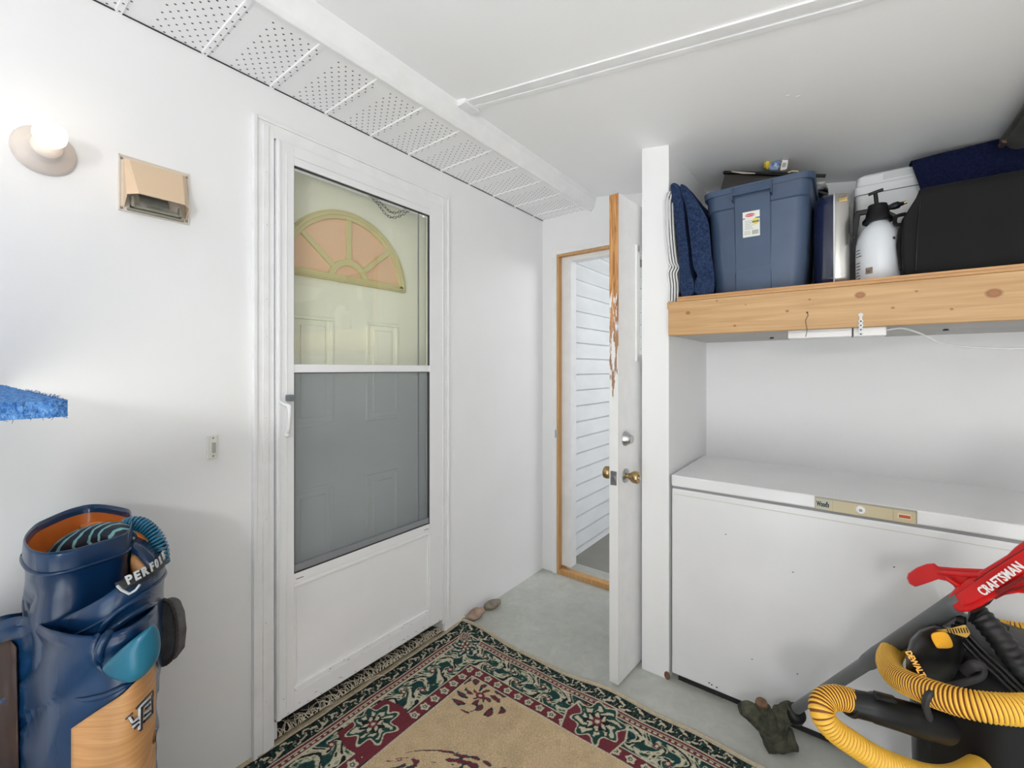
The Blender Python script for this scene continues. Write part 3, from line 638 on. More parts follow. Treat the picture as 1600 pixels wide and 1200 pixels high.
for xx in (xa0 - .006, xa1 + .002): m.prism([(xx, yy + .01, 2.028), (xx, yy - .028, 2.012), (xx, yy - .028, 1.965), (xx, yy + .01, 1.96)], (.004, 0, 0))
m.build('pull_handle', BIN, bn, bevel=.0015)
# label
def onpanel(u, v, o=.0012):   # u,v metres from the label's centre
    z = 1.868 + v; return Vector((1.297 + u, fy(z) - .0125 - o, z))
lab_o = onpanel(0, 0); ux = Vector((1, 0, .0)); uy = (onpanel(0, .05) - onpanel(0, 0)).normalized(); LMx = lambda u, v, o=0: frame_M(onpanel(u, v, .0012 + o), ux, uy)
m = MB(); Mm = LMx(0, 0); hw_, hh_ = .029, .048
m.box(-hw_, hw_, -hh_, hh_, 0, .0006, M=Mm); lb = m.build('label', mat('label_paper', (226, 228, 222), .4), bn)
m = MB(); a = [Mm @ Vector((-.004 + .017 * math.cos(t_ * math.pi / 16), .034 + .0062 * math.sin(t_ * math.pi / 16), .0006)) for t_ in range(32)]; m.prism(a, (Mm.to_3x3() @ Vector((0, 0, .0004)))); m.build('red_badge', mat('label_red', (200, 50, 60), .4), lb)
m = MB(); m.text('Rubbermaid', .0065, Mm @ Matrix.Translation((-.004, .034, .0011)), .0001); m.build('brand_lettering', mat('label_white', (240, 240, 240), .4), lb)
for b_ in ((-.029, -.021, .021, .025), (.014, .029, .018, .023)): m = MB(); m.box(*b_, .0006, .0009, M=Mm); m.build('blue_bar', mat('label_blue', (70, 100, 140), .4), lb)
m = MB(); a = [Mm @ Vector((.015 + .012 * math.cos(t_ * math.pi / 12), .008 + .0125 * math.sin(t_ * math.pi / 12), .0006)) for t_ in range(24)]; m.prism(a, (Mm.to_3x3() @ Vector((0, 0, .0004)))); m.build('yellow_badge', mat('label_yellow', (222, 205, 95), .4), lb)
m = MB(); m.box(.003, .027, .004, .010, .001, .0013, M=Mm)
for k in range(6): m.box(-.022, .002 + .006 * (k % 2), .012 - .006 * k, .0132 - .006 * k, .0006, .0008, M=Mm)
for k in range(12): m.box(.003 + .0018 * k, .004 + .0018 * k, -.040, -.024, .0006, .0008, M=Mm)
for k in range(4): m.box(-.024, -.002, -.026 - .004 * k, -.0252 - .004 * k, .0006, .0008, M=Mm)
m.build('printed_marks', mat('label_ink', (110, 112, 105), .5), lb)

# tote contents
tr = empty('black_tray', (1.27, -.2, 2.0), 'black plastic tray tilted in the top of the blue tote', 'tray')
TRY = mat('smoky_plastic', (62, 58, 54), .35, var=.1, scale=5)
p = [P(1, -.24, *q) for q in ((1117, 312), (1133, 270), (1262, 268), (1270, 292))]
p[0].z -= .05; p[3].z -= .05
m = MB(); m.prism([p[0], p[1], p[2], p[3]], (0, .010, 0)); m.prism([p[0] + Vector((0, .16, 0)), p[1] + Vector((0, .16, .0)), p[2] + Vector((0, .16, 0)), p[3] + Vector((0, .16, 0))], (0, .008, 0))
m.build('tray_wall', TRY, tr, bevel=.002)
m = MB(); r0 = p[1] + Vector((-.002, -.008, 0)); r1 = P(1, -.25, 1290, 275) + Vector((0, 0, 0)); m.tube([r0, r1], .007, 8); m.tube([r0, r0 + Vector((0, .18, 0))], .006, 8); m.tube([r0 + Vector((0, .18, 0)), r1 + Vector((0, .18, 0))], .006, 8); m.build('tray_rim', BLACKP, tr, smooth=60)
m = MB(); a0_, a1_ = P(1, -.262, 1143, 268), P(1, -.262, 1180, 271); m.tube([a0_, (a0_ + a1_) / 2 + Vector((0, 0, -.002)), a1_], [.002, .004, .002], 8); m.build('rim_sticker', mat('cream_film', (226, 214, 196), .3), tr)
# black lids stacked on the right
for i, (dz, lab_) in enumerate(((0, 'upper black lid lying on the contents at the right end of the tote'), (-.022, 'lower black lid under another lid at the right end of the tote'))):
    q = [P(1, -.20, 1240, 280), P(1, -.20, 1294, 297)]; q = [v + Vector((0, 0, dz)) for v in q]
    m = MB(); m.prism([q[0], q[1], q[1] + Vector((0, 0, .010)), q[0] + Vector((0, 0, .012))], (0, .16, 0)); o = m.build('box_lid', mat('dark_grey_plastic', (60, 62, 66), .4), None, bevel=.003); tag(o, lab_, 'lid')
# crumpled white bag along the left rim
def crumple(name, c, s, matr, lab_, cat_, seed=0, amp=.35):
    m = MB(); m.ball((0, 0, 0), 1, 4)
    for v in m.bm.verts:
        n_ = noise.noise(v.co * 1.7 + Vector((seed, 0, 0))) * amp + abs(noise.noise(v.co * 4 + Vector((seed, 5, 0)))) * amp * .6
        v.co = Vector((v.co.x * s[0], v.co.y * s[1], v.co.z * s[2])) * (1 + n_) + Vector(c)
    o = m.build(name, matr, None, smooth=60); tag(o, lab_, cat_); return o
crumple('plastic_bag', P(1, -.42, 1137, 318) + Vector((.02, 0, -.025)), (.085, .06, .035), mat('white_film', (225, 225, 220), .25, var=.05), 'crumpled white plastic bag showing over the left rim of the tote', 'bag', 3)
crumple('cloth_bundle', Vector((1.30, -.25, 1.96)), (.12, .18, .05), mat('grey_cloth', (120, 118, 112), .8), 'grey cloth bundle under the black tray inside the tote', 'cloth', 8, .15)
crumple('clear_wrap', P(1, -.24, 1277, 290) + Vector((.0, 0, -.004)), (.028, .04, .012), mat('grey_film', (190, 190, 188), .25), 'crumpled clear wrap on the black lids at the tote corner', 'wrap', 5)
# packet with yellow, blue and a barcode tag
pk = empty('packet', P(1, -.24, 1215, 262), 'yellow and blue printed packet with barcode tag on top of the tote', 'packet')
m = MB(); c_ = P(1, -.24, 1199, 256); m.ball((0, 0, 0), 1, 3)
for v in m.bm.verts: n_ = noise.noise(v.co * 3) * .35; v.co = Vector((v.co.x * .013, v.co.y * .02, v.co.z * .024)) * (1 + n_) + c_
m.build('yellow_end', mat('packet_yellow', (226, 200, 60), .3), pk, smooth=60)
m = MB(); c_ = P(1, -.24, 1211, 260); m.ball((0, 0, 0), 1, 3)
for v in m.bm.verts: n_ = noise.noise(v.co * 5) * .3; v.co = Vector((v.co.x * .025, v.co.y * .02, v.co.z * .021)) * (1 + n_) + c_
m.build('blue_print', mat('packet_blue', (72, 104, 168), .35, c2=(190, 205, 225), scale=90), pk, smooth=60)
q = [P(1, -.262, *t_) for t_ in ((1219, 266), (1223, 250), (1231, 250), (1229, 264))]
m = MB(); m.prism(q, (0, .001, 0)); tg = m.build('barcode_tag', mat('tag_white', (240, 240, 240), .4), pk)
m = MB()
for k in range(5):
    a = q[0].lerp(q[3], .2 + .13 * k); b = q[1].lerp(q[2], .2 + .13 * k); a = a.lerp(b, .25); b = a.lerp(b, .6); m.tube([a + Vector((0, -.001, 0)), b + Vector((0, -.001, 0))], .0006, 4)
m.build('barcode', mat('black_ink', (25, 25, 25)), tg)
m = MB(); m.tube(spline([P(1, -.262, *t_) for t_ in ((1219, 266), (1223, 250), (1231, 249), (1229, 264), (1219, 266))], 2), .0009, 5); m.tube([P(1, -.25, *t_) for t_ in ((1231, 270), (1238, 267), (1248, 268))], .003, 6); m.build('tag_edge', mat('tag_cream', (235, 215, 160), .4), pk)

# navy and silver hard case
cs = empty('hard_case', (1.55, -.3, TOP), 'slim navy hard case with silver edge band and brass latch standing upright', 'case')
def case_sec(x, grow, z1, yf):   # rounded rectangle in the YZ plane
    out = []; hy, hz, r = .15 + grow, (z1 - TOP) / 2 + 0, .05; cyy, czz = yf + .15, TOP + (z1 - TOP) / 2
    for (sy, sz, a0) in ((1, 1, 0), (-1, 1, 90), (-1, -1, 180), (1, -1, 270)):
        for k in range(7):
            a = R(a0 + 15 * k); out.append(Vector((x, cyy + sy * (hy - r) + r * math.cos(a), max(TOP + .001, czz + sz * (hz - r) + (r) * math.sin(a)))))
    return out
m = MB(); m.loft([case_sec(1.487, -.035, 1.945, -.40), case_sec(1.491, -.02, 1.958, -.40), case_sec(1.502, -.008, 1.970, -.40), case_sec(1.520, 0, 1.976, -.40), case_sec(1.549, 0, 1.974, -.40)])
m.build('navy_shell', mat('navy_gloss', (30, 38, 70), .12, var=.04, coat=.6), cs, smooth=40)
m = MB(); m.loft([case_sec(1.5495, .003, 1.976, -.40), case_sec(1.5535, .003, 1.976, -.40)]); m.build('white_piping', WHITE, cs, smooth=40)
m = MB(); m.loft([case_sec(1.554, .001, 1.974, -.40), case_sec(1.592, .001, 1.966, -.40), case_sec(1.598, -.004, 1.962, -.40)]); m.build('silver_band', mat('polished_silver', (196, 194, 190), .22, .85), cs, smooth=40)
m = MB(); b = P(1, -.405, 1317, 311); m.box(b.x - .012, b.x + .014, -.405, -.397, b.z - .006, b.z + .006); m.tube(spline([b + Vector((-.010, .002, .006)), b + Vector((-.006, .002, .014)), b + Vector((.004, .002, .015)), b + Vector((.010, .002, .006))], 5), .0015, 6); m.build('brass_latch', BRASS, cs, bevel=.001)

# pump sprayer
spx, spy = P(1, -.43, 1373, 430).x, -.43
sp = empty('pump_sprayer', (spx, spy, TOP), 'white pressure sprayer bottle with black pump head in front of the cooler', 'sprayer')
k = .0635
m = MB(); m.lathe([(k * .92, 0), (k, .006), (k, .11), (k * .99, .135), (k * .93, .160), (k * .80, .183), (k * .62, .200), (k * .45, .210), (.026, .218), (.026, .222)], (spx, spy, TOP + .001), n=40); m.build('bottle', mat('bottle_white', (224, 228, 234), .35, var=.01), sp, smooth=50)
m = MB(); hz = TOP + .215
m.lathe([(.042, 0), (.042, .010), (.034, .020), (.030, .045), (.026, .062), (.012, .064)], (spx - .003, spy, hz), n=24)
m.prism([(spx - .04, spy - .01, hz + .004), (spx + .046, spy - .01, hz + .004), (spx + .05, spy - .01, hz + .012), (spx + .03, spy - .01, hz + .03), (spx - .03, spy - .01, hz + .03)], (0, .02, 0))
m.build('pump_head', BLACKP, sp, smooth=40, bevel=.001)
m = MB(); m.tube([(spx - .005, spy, hz + .06), (spx - .009, spy, hz + .105)], .006, 10); m.tube([(spx - .028, spy, hz + .103), (spx - .009, spy, hz + .108), (spx + .012, spy, hz + .112)], .0055, 8); m.build('plunger', BLACKP, sp, smooth=60)
m = MB(); m.box(spx - .062, spx - .015, spy - .010, spy + .010, hz + .036, hz + .052)
m.prism([(spx - .062, spy - .01, hz + .050), (spx - .070, spy - .01, hz + .03), (spx - .072, spy - .01, hz - .05), (spx - .064, spy - .01, hz - .05), (spx - .054, spy - .01, hz + .0), (spx - .050, spy - .01, hz + .036)], (0, .02, 0)); m.build('trigger_handle', BLACKP, sp, bevel=.003)
m = MB(); m.lathe([(.009, 0), (.011, .008), (.009, .012), (.012, .022), (.012, .034), (.007, .040), (.006, .048)], (spx + .018, spy, hz + .044), (1, 0, .18), 14); m.build('nozzle', BLACKP, sp, smooth=40)
m = MB(); m.lathe([(.0055, 0), (.0055, .008), (.002, .009)], (spx + .065, spy, hz + .053), (1, 0, .18), 12); m.build('nozzle_tip', BRASS, sp, smooth=40)
# printing on the bottle
m = MB(); rs = random.Random(11)
def onb(ang, z, o=.0006): return Vector((spx + (k + o) * math.sin(ang), spy - (k + o) * math.cos(ang), z))
def patch(m, a0, a1, z0, z1, n=4):
    m.grid(lambda u, v: onb(a0 + (a1 - a0) * u, z0 + (z1 - z0) * v), n, 1)
for i in range(9):
    z = TOP + .118 - i * .011 - (.012 if i > 2 else 0); patch(m, -1.32, -1.32 + rs.uniform(.25, .5), z, z + .003)
m.build('small_print', mat('print_grey', (70, 70, 74), .5), sp); m = MB()
for i, (a, b) in enumerate(((.55, .68), (.78, .9), (.9, 1.1), (.75, 1.05), (.85, 1.1), (.95, 1.15), (1.0, 1.15))):
    z = TOP + .138 - i * .014; patch(m, a, b, z, z + (.009 if i == 0 else .004))
m.build('small_print', mat('print_grey', (70, 70, 74), .5), sp)
m = MB(); patch(m, -.62, -.30, TOP + .030, TOP + .052); m.build('sticker_square', mat('print_brown', (150, 130, 115), .5, c2=(90, 80, 75), scale=80), sp)

# white cooler, blanket, black bag
cl = empty('cooler', (1.84, -.1, TOP), 'white hard sided cooler standing behind the sprayer and black bag', 'cooler')
CW = mat('cooler_white', (226, 227, 229), .4, var=.01)
def cr_(x0, x1, y0, y1, z, r=.02): return rrect((x0 + x1) / 2, (y0 + y1) / 2, (x1 - x0) / 2, (y1 - y0) / 2, r, z, 4)
m = MB(); m.loft([cr_(1.628, 2.06, -.218, .055, TOP + .001), cr_(1.617, 2.075, -.228, .065, 1.985), cr_(1.617, 2.075, -.228, .065, 1.988)]); m.build('cooler_body', CW, cl, smooth=30)
m = MB(); m.loft([cr_(1.612, 2.08, -.234, .07, 1.990), cr_(1.612, 2.08, -.234, .07, 2.020), cr_(1.617, 2.075, -.228, .064, 2.026), cr_(1.620, 2.072, -.224, .06, 2.060), cr_(1.632, 2.06, -.212, .048, 2.070)]); m.build('cooler_lid', CW, cl, smooth=30)
m = MB(); m.box(1.70, 1.88, -.2275, -.226, 2.034, 2.056); m.build('lid_panel', mat('cooler_grey', (205, 206, 208), .4), cl, bevel=.002)
NAVY = felt('navy_blanket', (28, 34, 66), (20, 25, 50))
m = MB()
def blanket(u, v):
    x = 1.775 + .55 * u; s = v * .42
    zt_ = min(2.071 + .010 * math.sin(u * 3) , ceil_z(x) - .006)
    if s < .20: y, z = .02 - s * 1.35, zt_
    else:
        q = (s - .20); y = -.252 - min(.03, q * .2); z = zt_ - q * .75
    x += .06 * max(0, v - .45) * (1 - u)
    return Vector((x, y + .004 * noise.noise(Vector((u * 6, v * 6, 0))), z + .003 * noise.noise(Vector((u * 8, v * 5, 2)))))
m.grid(blanket, 50, 40); o = m.build('blanket', NAVY, None, smooth=180, solid=.008); tag(o, 'navy felt blanket draped over the top of the white cooler', 'blanket')
bg = empty('black_bag', (1.97, -.45, TOP), 'boxy black fabric bag at the right end of the shelf', 'bag')
BF = mat('black_canvas', (21, 21, 23), .8, spec=.3, var=.08, scale=10, bump=.15, bscale=30)
m = MB(); rg = []
x0b = P(1, -.52, 1411, 412).x; xt = P(1, -.52, 1433, 300).x
for z, xa, ya, yb in ((TOP + .001, x0b + .006, -.50, -.27), (TOP + .012, x0b, -.522, -.25), (1.70, x0b - .004, -.53, -.25), (1.795, x0b - .002, -.530, -.25), (1.868, xt + .002, -.528, -.25), (1.884, xt + .006, -.520, -.255), (1.888, xt + .016, -.51, -.27)):
    rg.append(cr_(xa, 2.34, ya, yb, z, .009))
m.loft(rg); 
bmesh.ops.subdivide_edges(m.bm, edges=m.bm.edges, cuts=3, use_grid_fill=True)
for v in m.bm.verts:
    n_ = noise.noise(v.co * 9) * .006 + noise.noise(v.co * 3.3) * .006
    if v.co.z > TOP + .005: v.co.y += n_; v.co.z += n_ * .6
m.build('bag_body', BF, bg, smooth=38)
m = MB(); q = P(1, -.50, 1408, 345); m.tube(spline([q + Vector((.012, .0, .02)), q + Vector((-.012, 0, .016)), q + Vector((-.014, 0, -.008)), q + Vector((.006, 0, -.014))], 5), .006, 8, flat=1.8); m.tube(spline([q + Vector((.0, .0, -.02)), q + Vector((-.006, 0, -.08)), q + Vector((.002, 0, -.16))], 6), .006, 8); m.build('side_strap', BF, bg, smooth=60)
m = MB(); sm = [Vector((x0b + .03, -.531, TOP + .02)), Vector((x0b + .032, -.535, 1.72)), Vector((x0b + .04, -.531, 1.85))]; m.tube(spline(sm, 6), .002, 6); m.build('piping', BLACKP, bg, smooth=60)

# dark metal rail under the ceiling
m = MB(); X = 1.985; rl = empty('metal_rail', (2.02, -1.2, 2.03), 'dark grey metal rail running below the ceiling above the black bag', 'rail')
GM = mat('dark_gunmetal', (112, 110, 104), .4, .3, var=.12, scale=12)
def trough(ye, off):
    out = []
    for k in range(13):
        a = R(180 + 15 * k); out.append((2.024 + .034 * math.cos(a) , 2.045 + .040 * math.sin(a)))
    return out
pr_ = trough(0, 0); inn = [(x * .9 + 2.024 * .1, z * .9 + 2.045 * .1 + .002) for x, z in pr_]
m.prism([(x, -.345, z) for x, z in pr_ + inn[::-1]], (0, -2.2, 0)); m.build('trough', GM, rl, smooth=50)
m = MB(); m.tube([(1.992, -.335, 2.048), (1.992, -2.5, 2.048)], .012, 12); m.build('rolled_edge', GM, rl, smooth=60)
m = MB(); m.tube([(1.990, -.318, 2.038), (1.990, -.36, 2.038)], .009, 10); m.build('copper_end', mat('old_copper', (112, 92, 78), .5, .4), rl, smooth=60)
m = MB()
for y in (-.9, -2.0): m = MB(); m.box(2.010, 2.040, y, y + .02, 2.01, ceil_z(2.02) + .004); m.build('hanger', GM, rl)

# ================================================================== LEFT WALL FITTINGS
lp = P(0, 0, 68, 233)
la = empty('wall_lamp', (0, lp.y, lp.z), 'round wall lamp holder with a bare lit bulb left of the vent hood', 'lamp')
yc, zc = (P(0, .012, 18, 235).y + P(0, .012, 118, 235).y) / 2, (P(0, .012, 68, 192).z + P(0, .012, 68, 276).z) / 2
LP = mat('lamp_porcelain', (226, 214, 204), .3)
m = MB(); m.lathe([(.058, 0), (.058, .006), (.052, .016), (.038, .022), (.030, .032), (.028, .045), (.022, .050)], (0, yc, zc), (1, 0, 0), 36); m.build('base_plate', LP, la, smooth=40)
m = MB(); m.lathe([(.008, .04), (.014, .055), (.024, .072), (.030, .09), (.029, .105), (.020, .118), (.006, .124), (0, .125)], (0, yc, zc), (1, 0, .12), 28)
m.build('bulb', mat('lit_bulb', (255, 240, 222), .4, emit=1.2), la, smooth=60)
m = MB(); m.lathe([(.004, 0), (.003, .003)], (.012, yc - .037, zc - .005), (1, 0, 0), 8); m.build('mounting_screw', SCREW, la)
pl = bpy.data.lights.new('bulb_light', 'POINT'); pl.energy = .10; pl.color = (1, .86, .72); pl.shadow_soft_size = .03
po = bpy.data.objects.new('bulb_light', pl); col.objects.link(po); po.location = (.165, yc, zc + .02)

# vent hood
v0y, v1y, v1z, v0z = P(0, 0, 184, 300).y, P(0, 0, 295, 300).y, 1.900, 1.746
vh = empty('vent_hood', (0, (v0y + v1y) / 2, v0z), 'beige plastic dryer vent hood on the left wall', 'vent')
BE = mat('beige_plastic', (220, 194, 164), .45, var=.02)
m = MB(); m.box(0, .004, v0y, v1y, v0z, v1z); m.box(.004, .006, v0y, v0y + .004, v0z, v1z); m.box(.004, .006, v0y, v1y, v1z - .004, v1z); m.box(.004, .006, v1y - .004, v1y, v0z, v1z); m.build('back_plate', mat('vent_plate', (222, 212, 200), .45), vh, bevel=.001)
m = MB(); A = Vector
y0, y1 = v0y + .012, v1y - .010; zt_, zb_ = v1z - .010, v0z + .010; zf = v0z + .040; xo = .062
a = [A((.004, y0, zt_)), A((.004, y1, zt_)), A((.012, y0 + .01, zt_ - .002)), A((.012, y1 - .01, zt_ - .002))]
# faces: sloping front, two chamfers, two sides
f0, f1 = A((xo, y0 + .020, zf)), A((xo, y1 - .018, zf)); s0, s1 = A((xo * .62, y0 - .0, zf - .002)), A((xo * .62, y1 + .0, zf - .002))
b0, b1 = A((.004, y0, zb_)), A((.004, y1, zb_))
for fc in ((a[2], a[3], f1, f0), (a[0], a[2], f0, s0), (a[1], s1, f1, a[3]), (a[0], a[1], a[3], a[2]), (a[0], s0, b0), (a[1], b1, s1)): m.face(m.verts(fc))
bmesh.ops.remove_doubles(m.bm, verts=m.bm.verts, dist=.0001)
m.build('hood', BE, vh, solid=.0018)
m = MB(); m.box(.004, .020, y0 + .012, y1 - .012, v0z + .012, v0z + .020); m.box(.004, .016, y0 + .006, y1 - .006, v0z + .004, v0z + .010); m.box(.004, .026, y1 - .020, y1 - .014, v0z + .012, zf); m.box(.004, .026, y0 + .012, y0 + .018, v0z + .012, zf); m.build('inner_duct', mat('vent_inner', (150, 148, 134), .5), vh, bevel=.001)
m = MB(); m.prism([A((.010, y0 + .030, zf + .012)), A((.010, y1 - .045, zf + .012)), A((.032, y1 - .045, v0z + .022)), A((.032, y0 + .030, v0z + .022))], (.003, 0, .001)); m.build('damper_flap', mat('grey_damper', (128, 130, 124), .6), vh)
m = MB()
for (yy, zz) in ((v0y + .007, v0z + .008), (v1y - .006, v0z + .010), (v1y - .006, v1z - .012), (v0y + .007, v1z - .010)): m = MB(); m.lathe([(.004, 0), (.002, .002)], (.004, yy, zz), (1, 0, 0), 10); m.build('screw', SCREW, vh)
# door bell
q0, q1 = P(0, 0, 322, 681), P(0, 0, 339, 715)
db = empty('door_bell', (0, (q0.y + q1.y) / 2, q1.z), 'small clear doorbell push on the wall beside the storm door', 'doorbell')
m = MB(); m.box(0, .008, q0.y, q1.y, q1.z, q0.z); m.build('bell_plate', mat('bell_ivory', (226, 226, 220), .25), db, bevel=.002)
m = MB(); yc_ = (q0.y + q1.y) / 2 + .002; m.box(.008, .012, yc_ - .004, yc_ + .006, q1.z + .018, q1.z + .05); m.build('bell_button', mat('bell_grey', (170, 170, 162), .3), db, bevel=.001)
m = MB()
for z in (q1.z + .008, q0.z - .008): m = MB(); m.lathe([(.003, 0), (.002, .0015)], (.008, yc_, z), (1, 0, 0), 10); m.build('screw', SCREW, db)

# ================================================================== STONES
def stone(c, s, rot, colr, lab_, seed):
    m = MB(); m.ball((0, 0, 0), 1, 4); Mr = Matrix.Rotation(rot, 3, 'Z')
    for v in m.bm.verts:
        n_ = noise.noise(v.co * 1.3 + Vector((seed, 0, 0))) * .22 + noise.noise(v.co * 4 + Vector((seed, 0, 0))) * .07
        p_ = Mr @ Vector((v.co.x * s[0], v.co.y * s[1], v.co.z * s[2])) * (1 + n_); v.co = p_ + Vector(c)
    mz = min(v.co.z for v in m.bm.verts)
    for v in m.bm.verts: v.co.z -= mz + .002
    for v in m.bm.verts: v.co.z = max(v.co.z, 0.0005)
    o = m.build('stone', mat('stone_' + str(seed), colr, .85, var=.22, scale=22, bump=.8, bscale=60), None, smooth=45); tag(o, lab_, 'stone')
stone((.040, -.700, .03), (.028, .052, .028), R(-12), (186, 160, 140), 'pinkish tan stone on the floor nearest the rug corner', 1)
stone((.045, -.575, .03), (.026, .052, .024), R(-22), (150, 138, 124), 'grey brown stone farther along the wall behind the tan stone', 2)

# ================================================================== RUG
RX0, RX1, RY1, RY0 = .014, 1.64, -.785, -2.33
def rug_colours(X, Y):
    a = X - RX0; b = RY1 - Y; n = X.shape
    b2 = Y - RY0; a2 = RX1 - X
    bb = np.minimum(b, b2); aa = np.minimum(a * .82, a2 * .82)
    m_ = np.minimum(aa, bb); along = np.where(aa < bb, Y, X)
    rs_ = np.random.RandomState(4)
    # smooth value noise
    def vn(x, y, s, seed):
        r = np.random.RandomState(seed).rand(64, 64); x = x * s; y = y * s
        xi = np.floor(x).astype(int); yi = np.floor(y).astype(int); fx = x - xi; fy_ = y - yi
        fx = fx * fx * (3 - 2 * fx); fy_ = fy_ * fy_ * (3 - 2 * fy_)
        g = lambda i, j: r[i % 64, j % 64]
        return (g(xi, yi) * (1 - fx) + g(xi + 1, yi) * fx) * (1 - fy_) + (g(xi, yi + 1) * (1 - fx) + g(xi + 1, yi + 1) * fx) * fy_
    n1 = vn(X, Y, 60, 1); n2 = vn(X, Y, 28, 2); n3 = vn(X, Y, 110, 3)
    GREEN = np.array(lin((38, 66, 62))[:3]); BLACKC = np.array(lin((34, 36, 38))[:3]); CRE = np.array(lin((186, 180, 158))[:3]); RED = np.array(lin((108, 50, 58))[:3]); FIELD = np.array(lin((196, 172, 138))[:3]); TEAL = np.array(lin((30, 58, 66))[:3]); SAGE = np.array(lin((128, 138, 116))[:3])
    C_ = np.zeros(n + (3,)); C_[:] = FIELD
    def put(mask, colr): C_[mask] = colr
    # scroll motif: leaves curling round centres set along the band
    def scroll(u, w, period, amp, thr=.25):
        u = u + .004 * np.sin(w * 90); k = np.floor(u / period); cu = (k + .5) * period; sgn = np.where(k.astype(int) % 2 == 0, 1, -1)
        du = u - cu; dw = w - sgn * amp; r = np.hypot(du, dw) + 1e-5; th = np.arctan2(dw * sgn, du)
        sp_ = np.sin(th * 2 + np.log(r * 60) * 3.2) + .5 * np.sin(th * 7 + r * 260)
        return sp_ + (n1 - .5) * 1.3 + (n3 - .5) * .6, r
    # plain cream weave at the fringe end, cream selvedge along the sides
    band = m_
    # outer dark guard border
    k = (band >= .004) & (band < .058); put(k, BLACKC)
    v_, r_ = scroll(along, band - .031, .040, .006); put(k & (v_ > .55) & (band > .010) & (band < .050), CRE); put(k & (v_ < -.9) & (band > .010) & (band < .050), GREEN)
    # stripes
    for lo, hi, cc in ((.054, .058, CRE), (.058, .066, RED), (.066, .069, CRE), (.069, .072, BLACKC), (.072, .078, CRE), (.078, .083, RED), (.083, .087, CRE)):
        put((band >= lo) & (band < hi), cc)
    put((band >= .072) & (band < .078) & (np.sin(along * 300) > .2), RED)
    # main border
    k = (band >= .087) & (band < .205); put(k, GREEN)
    w_ = band - .146
    v_, r_ = scroll(along + .01 * np.sin(w_ * 60), w_, .078, .022)
    put(k & (v_ > -.05), CRE); put(k & (v_ > -.05) & (v_ < .25), SAGE); put(k & (v_ > 1.05), BLACKC); put(k & (v_ < -1.15), TEAL); put(k & (r_ < .011), RED); put(k & (r_ < .006), CRE)
    put(k & ((band < .090) | (band > .201)), CRE)
    # medallions, one at each corner and along the band
    def medal(mx, my, s, core):
        dx, dy = (X - mx) / s, (Y - my) / s; r = np.hypot(dx, dy); th = np.arctan2(dy, dx)
        pet = r * (1 + .16 * np.cos(th * 8) + .25 * (n2 - .5))
        kk = r < 1.35
        put(kk & (pet < 1.02), CRE); put(kk & (pet < .93), core); put(kk & (pet < .80) & (np.sin(th * 10 + r * 9 + n1 * 4) > .1), CRE); put(kk & (pet < .50), BLACKC)
        put(kk & (pet < .42) & (np.cos(th * 6 + n1 * 2) > -.1), CRE); put(kk & (pet < .22), RED); put(kk & (pet < .10), CRE)
    # inner red band with rosettes
    k = (band >= .205) & (band < .252); put(k, RED)
    u = along / .052; fu = (u - np.floor(u) - .5) * .052; rr_ = np.hypot(fu, band - .228); th = np.arctan2(band - .228, fu)
    pr = rr_ * (1 + .15 * np.cos(th * 5)); put(k & (pr < .0155), CRE); put(k & (pr < .0075), GREEN); put(k & (pr < .0035), CRE)
    put(k & (band > .248), BLACKC); put(k & (band < .208), BLACKC)
    # stepped red notch flanking the medallions
    mc = RX0 + .84
    for mx in (mc,):
        k = (bb < .26) & (bb > .10) & (np.abs(X - mx) < .12 - .25 * np.abs(bb - .17)); put(k, RED)
        put(k & (np.abs(np.abs(X - mx) - (.118 - .25 * np.abs(bb - .17))) < .004), CRE)
        medal(mx, RY1 - .152, .085, GREEN)
    for my in (RY1 - .66,):
        k = (aa < .26) & (aa > .10) & (np.abs(Y - my) < .12 - .25 * np.abs(aa - .17)); put(k, RED)
        medal(RX0 + .19, my, .080, GREEN)
    medal(RX0 + .150, RY1 - .127, .066, TEAL)
    medal(RX0 + .098, RY1 - .080, .026, RED)
    # field: beige with dark scrolling sprays in the corners and a centre medallion
    k = band >= .252
    put(k, FIELD); 
    C_[k] = C_[k] * (1 - .16 * (n2[k][:, None])) 
    ca, cb = a * .82 - .252, bb - .252
    dx_, dy_ = ca - .085, cb - .065; q_ = np.hypot(dx_, dy_); t_ = np.arctan2(dy_, dx_)
    v_ = np.sin(4 * t_ + 70 * q_) + .9 * np.sin(9 * t_ - 120 * q_) + (n1 - .5) * 1.2 + (n3 - .5) * .8
    spray = k & (q_ < .085 + .03 * n2) & (v_ > .28 + q_ * 2)
    put(spray, TEAL); put(spray & (v_ > 1.15), RED); put(k & (q_ < .016), RED); put(k & (q_ < .006), CRE)
    v_, r_ = scroll(X * .9 + Y * .35, (Y + .7 * X) % .16 - .08, .075, .016)
    put(k & (band < .256), CRE)
    cxm, cym = (RX0 + RX1) / 2, (RY0 + RY1) / 2; e_ = np.hypot((X - cxm) / .30, (Y - cym) / .18)
    put(k & (e_ < 1 + .1 * (n2 - .5)), TEAL); put(k & (e_ < .92) & (v_ > .2), CRE); put(k & (e_ < .5), RED); put(k & (e_ < .45) & (v_ > .3), CRE)
    v2, r2 = scroll(X * .8 - Y * .5, (Y - .5 * X) % .2 - .1, .085, .02)
    sp2 = k & (e_ > 1.1) & (e_ < 1.55) & (v2 > .75); put(sp2, TEAL); put(sp2 & (v2 > 1.1), RED)
    # borders of plain cream
    put((bb < .006), CRE)
    sx_ = np.random.RandomState(9).rand(*n); C_ *= (1.12 + .24 * sx_)[..., None]
    return C_
NXr, NYr = 640, 600
gx = np.linspace(RX0, RX1, NXr); gy = np.linspace(RY0, RY1, NYr)
XX, YY = np.meshgrid(gx, gy, indexing='ij')
